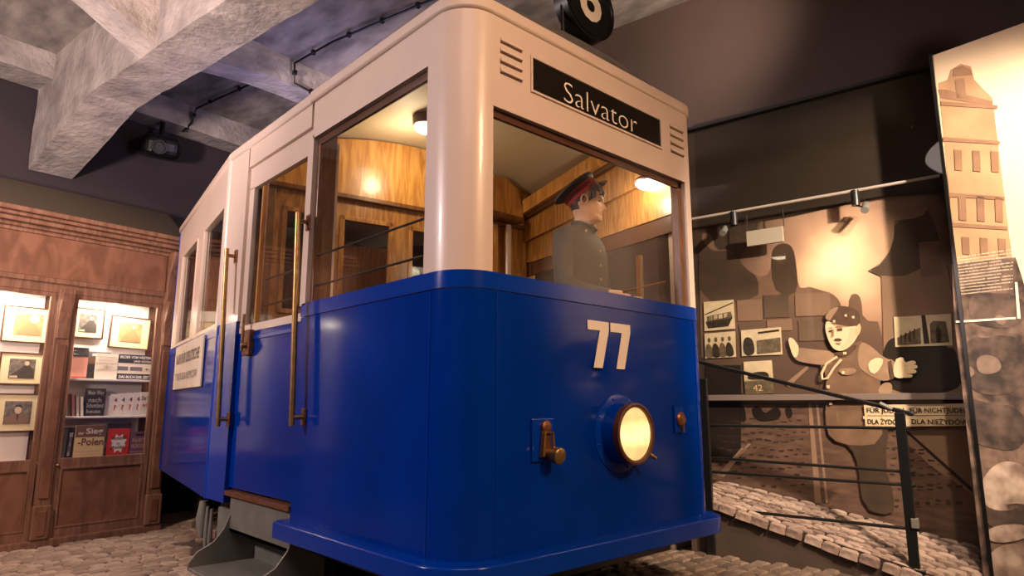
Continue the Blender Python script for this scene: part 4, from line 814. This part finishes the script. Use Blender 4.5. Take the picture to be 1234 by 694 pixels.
# street, kerb and rails
layer([(850, 487), (1166, 487), (1182, 662), (1100, 640), (980, 606), (848, 575)], stp_, 'street', .004)
layer([(1085, 487), (1166, 487), (1178, 600), (1120, 560), (1072, 514)], mid, 'pavement', .006); layer([(1082, 512), (1086, 512), (1172, 588), (1172, 594)], dkp, 'kerb', .007)
for q in (((974, 487), (978, 487), (990, 606), (982, 606)), ((983, 487), (986, 487), (998, 606), (995, 606)), ((893, 540), (899, 540), (872, 575), (864, 573)), ((866, 573), (870, 573), (905, 535), (902, 534))): layer(q, trk, 'printed_rail', .007)
rnd = random.Random(5); sett = MB()
for r in range(13):
    y = 503+r*9
    for c in range(30):
        x = 865+c*(9.5+r*.25)+(r % 2)*5
        ymax = 575+(x-850)*.245; 
        if x > 1160 or y+7 > ymax or abs(x-984) < 17 and y < 600 or (1000 < x < 1062 and y > 520) or (x > 1085+(y-514)*1.05): continue
        w = 4.5+4*rnd.random(); h = 1.3+.28*r*rnd.random(); y += 1.8*math.sin(x*.11)+rnd.uniform(-1.2, 1.2); sett.prism([gp(x, y+rnd.uniform(-1, 1), .0065), gp(x+w, y+rnd.uniform(-1, 1), .0065), gp(x+w-.5, y+h, .0065), gp(x+.5, y+h-.4, .0065)], DC*.001)
tag(sett.build('printed_setts', mat('mural_sett', (.055, .034, .026), .8), mur), kind='stuff')
layer([(850, 440), (893, 440), (893, 560), (848, 556)], dkp, 'dark_doorway', .006)
layer([(1066, 440), (1064, 420), (1075, 405), (1092, 410), (1100, 392), (1110, 388), (1118, 402), (1128, 398), (1136, 408), (1142, 420), (1150, 418), (1156, 440), (1160, 474), (1066, 474)], dkp, 'shadowed_crowd', .010)
for p in ([(905, 492), (915, 488), (922, 500), (932, 490), (940, 492), (942, 504), (925, 508), (910, 506)], [(945, 492), (952, 488), (956, 500), (950, 506)], [(890, 490), (897, 488), (900, 508), (892, 508)]): layer(p, dkp, 'printed_legs', .008)
layer([(945, 463), (972, 441), (975, 443), (951, 466)], trk, 'printed_strut', .012)
# small bright photographs on the mural
ph = mat('photo_bright', (.88, .78, .56), .5, noise_amt=.2, nscale=10)
def photo(c4, label, draw):
    c = gp(*[sum(q[i] for q in c4)/4 for i in (0, 1)]); e = empty('photograph', c, label, 'photo', 'small bright photographs on the street mural')
    layer(c4, ph, 'print', .018, e, .002)
    bx = lambda x, y: (c4[0][0]+(c4[1][0]-c4[0][0])*x+(c4[3][0]-c4[0][0])*y, c4[0][1]+(c4[1][1]-c4[0][1])*x+(c4[3][1]-c4[0][1])*y)
    for pts, m, nm in draw: layer([bx(*p) for p in pts], m, nm, .020, e, .0012)
pd = mat('photo_dark', (.05, .04, .028), .6, noise_amt=.5, nscale=30); pm = mat('photo_mid', (.22, .18, .12), .6, noise_amt=.5, nscale=30)
ell2 = lambda cx, cy, rx, ry: [(cx+rx*math.cos(t*math.pi/6), cy+ry*math.sin(t*math.pi/6)) for t in range(12)]
photo([(848, 364), (884, 361), (886, 396), (849, 399)], 'bright photograph of an old tram, upper of the left pair', [([(.1, .5), (.9, .4), (.95, .62), (.1, .72)], pm, 'tram_side'), ([(.05, .68), (.95, .6), (.8, .9), (.12, .92)], pd, 'tram_skirt')]+[([(.15+.17*k, .52-.02*k), (.27+.17*k, .50-.02*k), (.27+.17*k, .64-.02*k), (.15+.17*k, .66-.02*k)], ph, 'tram_window') for k in range(4)]+[([(.02, .42), (.98, .08), (.98, .12), (.02, .46)], pd, 'wire')])
photo([(849, 402), (886, 399), (887, 430), (850, 432)], 'bright photograph of seated soldiers below the tram photograph', [([(.0+.22*k, 1), (.02+.22*k, .5), (.12+.22*k, .38), (.24+.22*k, .6), (.3+.22*k, 1)], pd if k % 2 else pm, 'soldier') for k in range(4)]+[(ell2(.14+.22*k, .28, .05, .1), pm, 'head') for k in range(4)])
photo([(893, 398), (941, 394), (943, 427), (894, 429)], 'bright wide photograph of figures before a painted wall', [([(.38, .45), (.98, .40), (.98, .96), (.38, .98)], pm, 'wall'), ([(.04, .4), (.15, .25), (.3, .4), (.34, 1), (.04, 1)], pd, 'figure'), ([(.42, .12), (.95, .08), (.95, .16), (.42, .2)], pd, 'sign')])
photo([(896, 436), (930, 434), (932, 457), (897, 461)], 'small photograph of a misty crowd above the grey caption card', [([(.1, .9), (.15, .6), (.5, .5), (.85, .55), (.9, .9)], pd, 'crowd')])
e_ = empty('caption_card', gp(915, 468), 'grey caption card lettered 42 below the small crowd photograph', 'sign'); layer([(897, 459), (931, 457), (933, 474), (898, 475)], pm, 'card', .018, e_, .002)
gt = gp(908, 471, .020); text('42', 'card_lettering', lite, e_, gt, -DN, (0, 0, 1), width=.075, height=.05, depth=.003)
photo([(1077, 382), (1146, 378), (1148, 416), (1079, 418)], 'bright photograph of a street with a bridge, above the crowd on the right', [([(.04, .95), (.04, .7), (.45, .4), (.45, .95)], pm, 'bridge'), ([(.48, 0), (.55, 0), (.6, .95), (.5, .95)], pd, 'post'), ([(.62, .3), (.68, .2), (.9, .25), (.95, .95), (.62, .95)], pm, 'ruins'), ([(.72, .4), (.8, .35), (.82, .95), (.7, .95)], pd, 'figure')]+[([(.08+.08*k, .9-.06*k), (.10+.08*k, .6-.06*k), (.12+.08*k, .6-.06*k), (.11+.08*k, .95)], pd, 'baluster') for k in range(4)])
# printed policeman
man = empty('printed_figure', gp(1025, 500), 'sepia cut-out print of a uniformed man with both arms spread, before the street', 'cutout')
um = mat('print_uniform', (.27, .175, .125), .7, noise_amt=.3, nscale=8); ul = mat('print_uniform_light', (.46, .32, .23), .7, noise_amt=.25, nscale=9); fm_ = mat('print_face_pale', (.95, .80, .58), .6); fd = mat('print_face_shade', (.45, .30, .2), .6); capm = mat('print_cap', (.14, .085, .06), .7, noise_amt=.3, nscale=14); lowu = mat('print_trouser', (.085, .058, .042), .7, noise_amt=.4, nscale=6)
def ml_(pts, m, nm, k): layer(smooth_outline(list(pts), 1 if nm in ('face', 'left_hand', 'right_hand', 'finger', 'ear', 'cap', 'armband', 'trousers', 'coat_skirt', 'coat') else 2) if len(pts) > 4 else pts, m, nm, .024+.0022*k, man, .002)
ml_([(1006, 500), (1052, 500), (1072, 508), (1066, 560), (1078, 600), (1076, 622), (1040, 614), (1034, 560), (1026, 540), (1010, 530)], lowu, 'trousers', 0)
ml_([(996, 478), (1060, 478), (1066, 490), (1062, 534), (1030, 538), (1000, 530), (994, 505)], um, 'coat_skirt', 1)
ml_([(1004, 424), (990, 430), (988, 442), (996, 452), (994, 478), (1062, 478), (1060, 458), (1068, 440), (1062, 430), (1044, 418), (1036, 408), (1012, 428)], um, 'coat', 2)
ml_([(1006, 423), (980, 421), (960, 418), (956, 430), (962, 436), (990, 440), (1004, 440)], ul, 'left_sleeve', 3)
ml_([(1036, 410), (1050, 417), (1066, 432), (1080, 434), (1078, 456), (1064, 460), (1046, 452), (1032, 440)], ul, 'right_sleeve', 3)
ml_([(956, 431), (950, 412), (951, 406), (956, 408), (959, 412), (963, 418), (961, 430)], fm_, 'left_hand', 4)
ml_([(1078, 434), (1076, 452), (1082, 456), (1090, 455), (1094, 450), (1092, 436), (1086, 432)], fm_, 'right_hand', 4)
for i, f4 in enumerate((((1080, 436), (1079, 433), (1086, 430), (1090, 432), (1088, 436)), ((1090, 437), (1100, 434), (1104, 436), (1103, 439), (1091, 441)), ((1091, 441), (1103, 439), (1106, 441), (1105, 444), (1092, 446)), ((1092, 445), (1103, 445), (1105, 448), (1102, 450), (1091, 450)), ((1090, 450), (1099, 451), (1100, 454), (1096, 455), (1088, 455)))): ml_(f4, fm_, 'finger', 5)
ml_([(1070, 436), (1074, 434), (1078, 455), (1073, 458)], capm, 'cuff', 5)
ml_([(1046, 436), (1058, 430), (1066, 434), (1056, 451), (1047, 448)], fm_, 'armband', 5)
ml_([(996, 385), (994, 396), (998, 410), (1003, 419), (1010, 423), (1018, 422), (1028, 414), (1034, 404), (1038, 396), (1036, 390), (1030, 384)], fm_, 'face', 5)
ml_([(1024, 394), (1032, 396), (1031, 408), (1020, 418), (1010, 422), (1018, 414), (1023, 404)], mat('print_cheek', (.84, .69, .50), .6), 'face_shade', 6)
ml_([(1000, 388), (1022, 392), (1034, 391), (1020, 394.5), (1003, 391)], fd, 'brow_shade', 6)
ml_([(1031, 394), (1035, 390), (1038, 394), (1036, 402), (1032, 406), (1029, 402)], lite, 'ear', 6)
ml_([(994, 384), (996, 378), (1003, 371), (1012, 368), (1026, 370), (1036, 376), (1037, 392), (1022, 393), (1008, 390), (1000, 387)], capm, 'cap', 7)
ml_([(994, 384), (996, 378), (1003, 371), (1012, 369), (1004, 380), (1000, 387)], ul, 'cap_fold', 8)
for (x, y) in ((1019, 380), (1028, 382), (1005, 387)): ml_([(x-1.5, y-1), (x+1.5, y-1.5), (x+1.5, y+1.5), (x-1, y+1.5)], fm_, 'cap_button', 9)
ml_([(999, 398), (1003, 397), (1003, 399.5), (999, 400)], capm, 'printed_eye', 8); ml_([(1009, 396), (1015, 395), (1015, 398), (1009, 398.5)], capm, 'printed_eye', 8)
ml_([(998, 395.5), (1003, 394), (1003, 395.2)], fd, 'brow', 8); ml_([(1007, 393), (1016, 392), (1017, 393.5), (1008, 394.5)], fd, 'brow', 8)
ml_([(1003, 397), (1005, 397), (1005, 405), (1002, 406)], fd, 'printed_nose', 8); ml_([(1005, 408.5), (1010, 407), (1015, 409), (1014, 410.5), (1006, 410.5)], capm, 'moustache', 8); ml_([(1006, 413), (1014, 413), (1012, 415)], fd, 'printed_mouth', 8)
ml_([(1006, 424), (1018, 424), (1030, 414), (1034, 418), (1020, 430), (1008, 429)], capm, 'collar', 6); ml_([(1016, 424), (1020, 424), (1020, 427), (1016, 427)], fm_, 'collar_badge', 8)
cdm = [gp(1009, 430, .045), gp(996, 438, .045), gp(990, 450, .045), gp(991, 457, .045), gp(997, 456, .045), gp(1005, 443, .045), gp(1014, 433, .045)]
MB().tube(cdm, .010, 8).build('braided_cord', lite, man, smooth=True)
ml_([(1012, 444), (1032, 443), (1031, 450), (1018, 453), (1010, 448)], ul, 'pocket_flap', 6)
for (x, y) in ((1016, 449), (998, 466), (1001, 486), (1042, 503), (1046, 512)): ml_([(x-2, y-1.5), (x+1.5, y-2), (x+2, y+1.5), (x-1.5, y+2)], fm_, 'button', 9)
ml_([(1058, 468), (1066, 460), (1076, 462), (1074, 478), (1060, 478)], ul, 'belt_pouch', 3)
# tram-stop board with its two lettered halves
bdp = empty('notice_board', gp(1102, 500), 'long cream bilingual notice board low on the right of the mural', 'sign')
layer([(1041, 488), (1168, 486), (1168, 513), (1043, 514)], mat('notice_board_cream', (.88, .74, .54), .6), 'board', .046, bdp, .004)
for tx, u0, u1, v0, v1 in (('FÜR JUDEN', 1045, 1090, 499, 490), ('FÜR NICHTJUDEN', 1097, 1168, 499, 490), ('DLA ŻYDÓW', 1046, 1090, 511, 503), ('DLA NIEŻYDÓW', 1099, 1168, 511, 503)):
    a = gp(u0, v0, .047); text(tx, 'board_lettering', INK, bdp, a, -DN, (0, 0, 1), width=(gp(u1, v0, .047)-a).length, height=abs(gp(u0, v1, .047).z-a.z), depth=.004, bold=.015)
a = gp(1045, 501, .047); MB().prism([gp(1045, 500.7, .048), gp(1166, 500.2, .048), gp(1166, 500.8, .048), gp(1045, 501.3, .048)], DC*.001).build('divider', FRAMEW, bdp)
# the glass with its bars
gz = empty('glass_screen', GP+DN*1.2+V((0, 0, .4)), 'tall dark-edged glass screen in front of the street mural', 'glass')
def gs(t0, t1, z0, z1, d0, d1): return MB().hexa([GP+DC*d+DN*t+V((0, 0, z)) for z in (z0, z1) for d, t in ((d0, t0), (d1, t0), (d1, t1), (d0, t1))])
gs(yB-.05, yA+.4, .3, 3.85, -.012, -.004).build('pane', EXGLASS, gz)
gs(yB-.03, yA+.4, 1.385, 1.432, -.03, .0).build('crossbar', mat('bar_grey', (.16, .125, .105), .5), gz, bevel=.003)
gs(yB-.36, yA+.4, 3.85, 3.875, -.02, .05).build('top_edge', DARK, gz); gs(yB-.07, yB-.02, .2, 3.87, -.03, .05).build('edge_profile', BLACK, gz, bevel=.004); 
# spotlight rail
tr = empty('track_light', hit(985, 236, GP-DC*.13, DC), 'thin pale lighting rail with two small spotlights before the mural', 'lamp')
ta, tb = hit(845, 262, GP-DC*.13, DC), hit(1132, 209.5, GP-DC*.13, DC); tb = V((tb.x, tb.y, ta.z)); tb += (ta-tb)*0
ta2 = ta+(ta-tb)*.1
MB().tube([ta2, tb], .012, 8).build('rail', mat('rail_pale', (.42, .36, .30), .4), tr, smooth=True)
for (u, v), (u2, v2) in (((884, 255), (873, 277)), ((1030, 230), (1043, 249))):
    a = hit(u, v, GP-DC*.13, DC); a.z = ta.z; b_ = hit(u2, v2, GP-DC*.13, DC)
    MB().tube([a+V((0, 0, .0)), a-V((0, 0, .12))], .03, 14).build('spot_driver', DARK, tr, smooth=True)
    h = MB().tube([b_+DC*.03+V((0, 0, .02)), b_-DC*.05-V((0, 0, .04))], .028, 14).build('spot_head', STEEL, tr, smooth=True)
    MB().tube([a-V((0, 0, .12)), b_+DC*.02], .007, 8).build('spot_arm', DARK, h, smooth=True)
ex = empty('sign_box', hit(922, 286, GP-DC*.12, DC), 'small unlit pale sign box hanging left of the glowing sky', 'sign')
a = [hit(u, v, GP-DC*.12, DC) for u, v in ((900, 297), (944, 291), (944, 272), (900, 279))]; za, zb = a[0].z, a[2].z; a[1].z = za; a[3].z = zb
MB().prism([a[0], V((a[1].x, a[1].y, za)), V((a[1].x, a[1].y, zb)), V((a[0].x, a[0].y, zb))], DC*.03).build('box', mat('sign_box_pale', (.34, .30, .22), .5), ex, bevel=.003)
MB().tube([a[2]+DC*.015, a[2]+DC*.015+V((0, 0, .15))], .004, 6).build('hanger', DARK, ex); MB().tube([a[3]+DC*.015, a[3]+DC*.015+V((0, 0, .15))], .004, 6).build('hanger', DARK, ex)
# ---------------------------------------------------------------- ramp
ramp = empty('ramp', DC*5.3+DN*1.5, 'cobbled ramp with plain brown flank rising along the mural', 'ramp')
def rz(d, t):   # top height at distance d from the eye plane and position t along the wall
    zn = .31+(t-.60)*.258; zf = .435+(t-.347)*.1753; k = (d-5.0)/.6; return zn+(zf-zn)*k
t0_, t1_ = -.6, 2.6
P = lambda d, t, z=None: DC*d+DN*t+V((0, 0, rz(d, t) if z is None else z))
t1_ = DN.dot(hit(833, 645, DC*5.0, DC))
MB().hexa([P(5.0, t0_, .05), P(5.585, t0_, .05), P(5.585, t1_, .05), P(5.0, t1_, .05), P(5.0, t0_)-V((0, 0, .025)), P(5.585, t0_)-V((0, 0, .025)), P(5.585, t1_)-V((0, 0, .02)), P(5.0, t1_)-V((0, 0, .025))]).build('flank', mat('ramp_brown', (.085, .056, .038), .75, noise_amt=.35, nscale=2.5), ramp)
SET3 = [cobmesh(k+40, .108, .046, .020) for k in range(9)]; spz = []
for i in range(17):
    for j in range(-6, 30):
        d = 4.995+i*.051; t = j*.113+(i % 2)*.06+rnd.uniform(-.008, .008)
        if t > t1_-.03 or d > 5.57: continue
        p = P(d+rnd.uniform(-.008, .008), t); sl_ = math.atan2(rz(d, t+.1)-rz(d, t), .1)
        if seen(p, 20): spz.append(Matrix.Translation(p+V((0, 0, -.020+rnd.uniform(-.005, .005)))) @ Matrix.Rotation(RA+math.pi/2+rnd.uniform(-.1, .1), 4, 'Z') @ Matrix.Rotation(-sl_, 4, 'Y') @ Matrix.Rotation(rnd.uniform(-.08, .08), 4, 'X'))
lay(ramp, spz, SET3, 290)
# railing
rail = empty('railing', DC*5.05+DN*.75+V((0, 0, .3)), 'black metal railing with a sloping flat handrail along the ramp', 'railing')
rq = lambda u, v: hit(u, v, DC*5.05, DC)
pa = rq(1084, 497); pb = V((pa.x, pa.y, rz(5.05, DN.dot(pa))-.02)); 
PR = Matrix.Translation((pa.x, pa.y, 0)) @ Matrix.Rotation(RA, 4, 'Z')
MB().box(-.018, .018, -.030, .030, pb.z, pa.z, PR).build('post', BLACK, rail, bevel=.004); MB().box(-.06, .06, -.06, .06, pb.z, pb.z+.012, PR).build('base_plate', BLACK, rail)
MB().box(-.03, .03, -.045, -.005, 1.0-.42, 1.0-.36, PR).build('junction_box', STEEL, rail, bevel=.004)
pc_ = rq(861, 600); PL = Matrix.Translation((pc_.x-.08, pc_.y, 0)) @ Matrix.Rotation(RA, 4, 'Z'); MB().box(-.018, .018, -.03, .03, .25, 1.55, PL).build('post', BLACK, rail, bevel=.004)
for (u0, v0, u1, v1) in ((848, 512.5, 1095, 516), (848, 551, 1100, 569), (848, 568, 1100, 585), (848, 611, 1105, 638)):
    MB().tube([rq(u0, v0), rq(u1, v1)], .011, 8).build('rail', BLACK, rail, smooth=True)
    q = rq(u1, v1); MB().lathe(q, -DN, [(0, .014), (.012, .014), (.016, .004)], 10).build('rail_end', BLACK, rail, smooth=True)
ha, hb = rq(840, 436), rq(1098, 499)
MB().prism([ha+V((0, 0, -.012)), hb+V((0, 0, -.012)), hb-DN*.02+V((0, 0, 0)), hb+V((0, 0, .016)), ha+V((0, 0, .016))], DC*.06).build('handrail', BLACK, rail, bevel=.006)
MB().tube([rq(1075, 493), rq(1060, 486)], .014, 8).build('rail_bracket', STEEL, rail, smooth=True)

# ---------------------------------------------------------------- crowd mural on the nearer panel
CDIR = azd(-39.3); CN = V((-CDIR.y, CDIR.x, 0)); CO_ = hit(1122, 70, DC*5.25, DC)
cm = empty('crowd_mural', V((CO_.x, CO_.y, .2)), 'tall sepia mural panel with a town house above a dark crowd, right edge', 'mural')
sgn = 1 if CN.dot(-CO_) > 0 else -1; CN = CN*sgn    # towards the viewer
def cp_(u, v, o=0): return hit(u, v, CO_+CN*o, CN)
e0 = V((CO_.x, CO_.y, 0)); e1 = e0-CDIR*1.5; ztop = CO_.z
sm2 = mat('crowd_sky', (.98, .74, .48), .7, noise_amt=.25, nscale=1.2)
MB().prism([V((e0.x, e0.y, .2)), V((e1.x, e1.y, .2)), V((e1.x, e1.y, ztop)), V((e0.x, e0.y, ztop))], CN*.03).build('panel', sm2, cm)
MB().prism([V((e0.x, e0.y, .15)), V((e0.x, e0.y, .15))-CDIR*.02, V((e0.x, e0.y, ztop+.01))-CDIR*.02, V((e0.x, e0.y, ztop+.01))], CN*.045).build('edge_profile', BLACK, cm)
MB().prism([V((e0.x, e0.y, .15))+CN*-.3, V((e0.x, e0.y, .15)), V((e0.x, e0.y, ztop)), V((e0.x, e0.y, ztop))+CN*-.3], CDIR*.01).build('side_board', DARK, cm)
def cl(pts, m, nm, k, parent=None): return MB().prism([cp_(u, v, .031+.0018*k) for u, v in (smooth_outline(list(pts)) if nm in ('shadowed_figure', 'printed_face', 'pale_cap', 'cap_shadow', 'pale_shoulder', 'pale_back') else pts)], CN*.0012).build(nm, m, parent or cm)
hs = mat('crowd_house', (.56, .33, .17), .7, noise_amt=.3, nscale=4); hd = mat('crowd_house_dark', (.33, .185, .10), .7, noise_amt=.3, nscale=6); hb_ = mat('crowd_ground', (.26, .17, .12), .7, nscale=7, noise_amt=.6, col2=(.035, .022, .017), detail=3, bump=0); hdk = mat('crowd_dark', (.13, .085, .062), .7, nscale=9, noise_amt=.5, col2=(.03, .02, .016), detail=3); hw = mat('crowd_pale', (.62, .48, .37), .7, noise_amt=.5, nscale=9, col2=(.22, .15, .11), detail=2)
hsx = cl([(1131, 100), (1142, 96), (1146, 84), (1158, 77), (1170, 80), (1174, 96), (1196, 118), (1200, 150), (1216, 280), (1224, 340), (1155, 345)], hs, 'house', 0)
cl([(1148, 92), (1150, 82), (1160, 79), (1170, 84), (1172, 90)], hd, 'dormer_head', 1, hsx)
cl([(1151, 96), (1162, 94), (1165, 118), (1153, 118)], hd, 'dormer_window', 1, hsx)
for y, k in ((122, 0), (165, 3), (232, 9), (268, 12)): cl([(1134+k, y), (1202+k, y+5), (1202+k, y+9), (1134+k, y+5)], hd, 'cornice_print', 2, hsx)
for r, (y0, y1, k) in enumerate(((180, 205, 4), (235, 265, 9), (285, 306, 13))):
    for c in range(3): x = 1146+k+c*22; cl([(x, y0+c), (x+9, y0+c+1), (x+10, y1+c+1), (x+1, y1+c)], hd, 'house_window', 2, hsx)
cl([(1131, 108), (1140, 108), (1196, 122), (1196, 128), (1134, 118)], hd, 'eaves_print', 1, hsx)
cl([(1150, 385), (1147, 318), (1224, 310), (1236, 348), (1236, 700), (1186, 700), (1170, 560)], hb_, 'ground', 1)
for i, pts in enumerate(([(1160, 420), (1172, 405), (1190, 408), (1206, 402), (1236, 410), (1236, 470), (1200, 478), (1166, 470)], [(1158, 470), (1180, 485), (1236, 490), (1236, 545), (1190, 540), (1170, 530)], [(1166, 360), (1180, 352), (1236, 355), (1236, 392), (1200, 396), (1170, 390)])): cl(pts, hdk, 'shadowed_figure', 2)
for i, pts in enumerate(([(1176, 432), (1188, 426), (1204, 432), (1208, 446), (1190, 452), (1178, 448)], [(1164, 445), (1170, 440), (1176, 450), (1168, 456)], [(1196, 384), (1204, 378), (1214, 384), (1208, 394)])): cl(pts, mat('crowd_face', (.24, .165, .12), .7, noise_amt=.4, nscale=10), 'printed_face', 3)
def ep(cx, cy, rx, ry, n=16): return [(cx+rx*math.cos(2*math.pi*t/n), cy+ry*math.sin(2*math.pi*t/n)) for t in range(n)]
cl([(1178, 600), (1186, 572), (1204, 556), (1224, 556), (1240, 566), (1240, 610), (1200, 618)], hw, 'pale_cap', 3)
cl([(1180, 602), (1200, 610), (1240, 604), (1240, 640), (1192, 640)], hdk, 'cap_shadow', 3); cl([(1188, 634), (1240, 630), (1240, 650), (1192, 656)], hw, 'pale_shoulder', 4); cl([(1190, 660), (1240, 652), (1240, 700), (1194, 700)], hw, 'pale_back', 4)
g0 = cp_(1234, 600); g0 = V((g0.x, g0.y, 0))+CN*.034
MB().prism([g0+V((0, 0, .2)), V((e1.x, e1.y, .2))+CN*.034, V((e1.x, e1.y, 1.9))+CN*.034, g0+V((0, 0, 2.05))], CN*.0012).build('ground', hb_, cm)
for k in range(7):
    c = g0-CDIR*(.12+.15*k)+V((0, 0, .55+.32*((k*3) % 4)))+CN*.003; MB().prism([c-CDIR*(.09*math.cos(t*math.pi/8))+V((0, 0, .075*math.sin(t*math.pi/8)*(1.4 if t < 8 else .5))) for t in range(16)], CN*.0012).build('pale_cap', hw if k % 2 else hdk, cm)
# caption text block
tcx = mat('caption_lettering', (.85, .72, .52), .6)
for k in range(13):
    y = 309+k*3.7; a = cp_(1154, y+2.2, .034); b_ = cp_(1221, y-1.0, .034); wd = (b_-a).length*(1 if k % 4 != 3 else .8); a.z = a.z
    random.seed(k); line = ''.join(random.choice('aenrioustlmdk  ') for _ in range(46)).strip()
    text(line, 'caption_line', tcx, cm, a, -CDIR, (0, 0, 1), width=wd, height=.0105, depth=.002)
cl([(1152, 386.5), (1224, 382), (1224, 384.5), (1152, 389)], tcx, 'rule', 4); cl([(1223, 340), (1226, 340), (1230, 384), (1226, 384)], tcx, 'rule', 4)
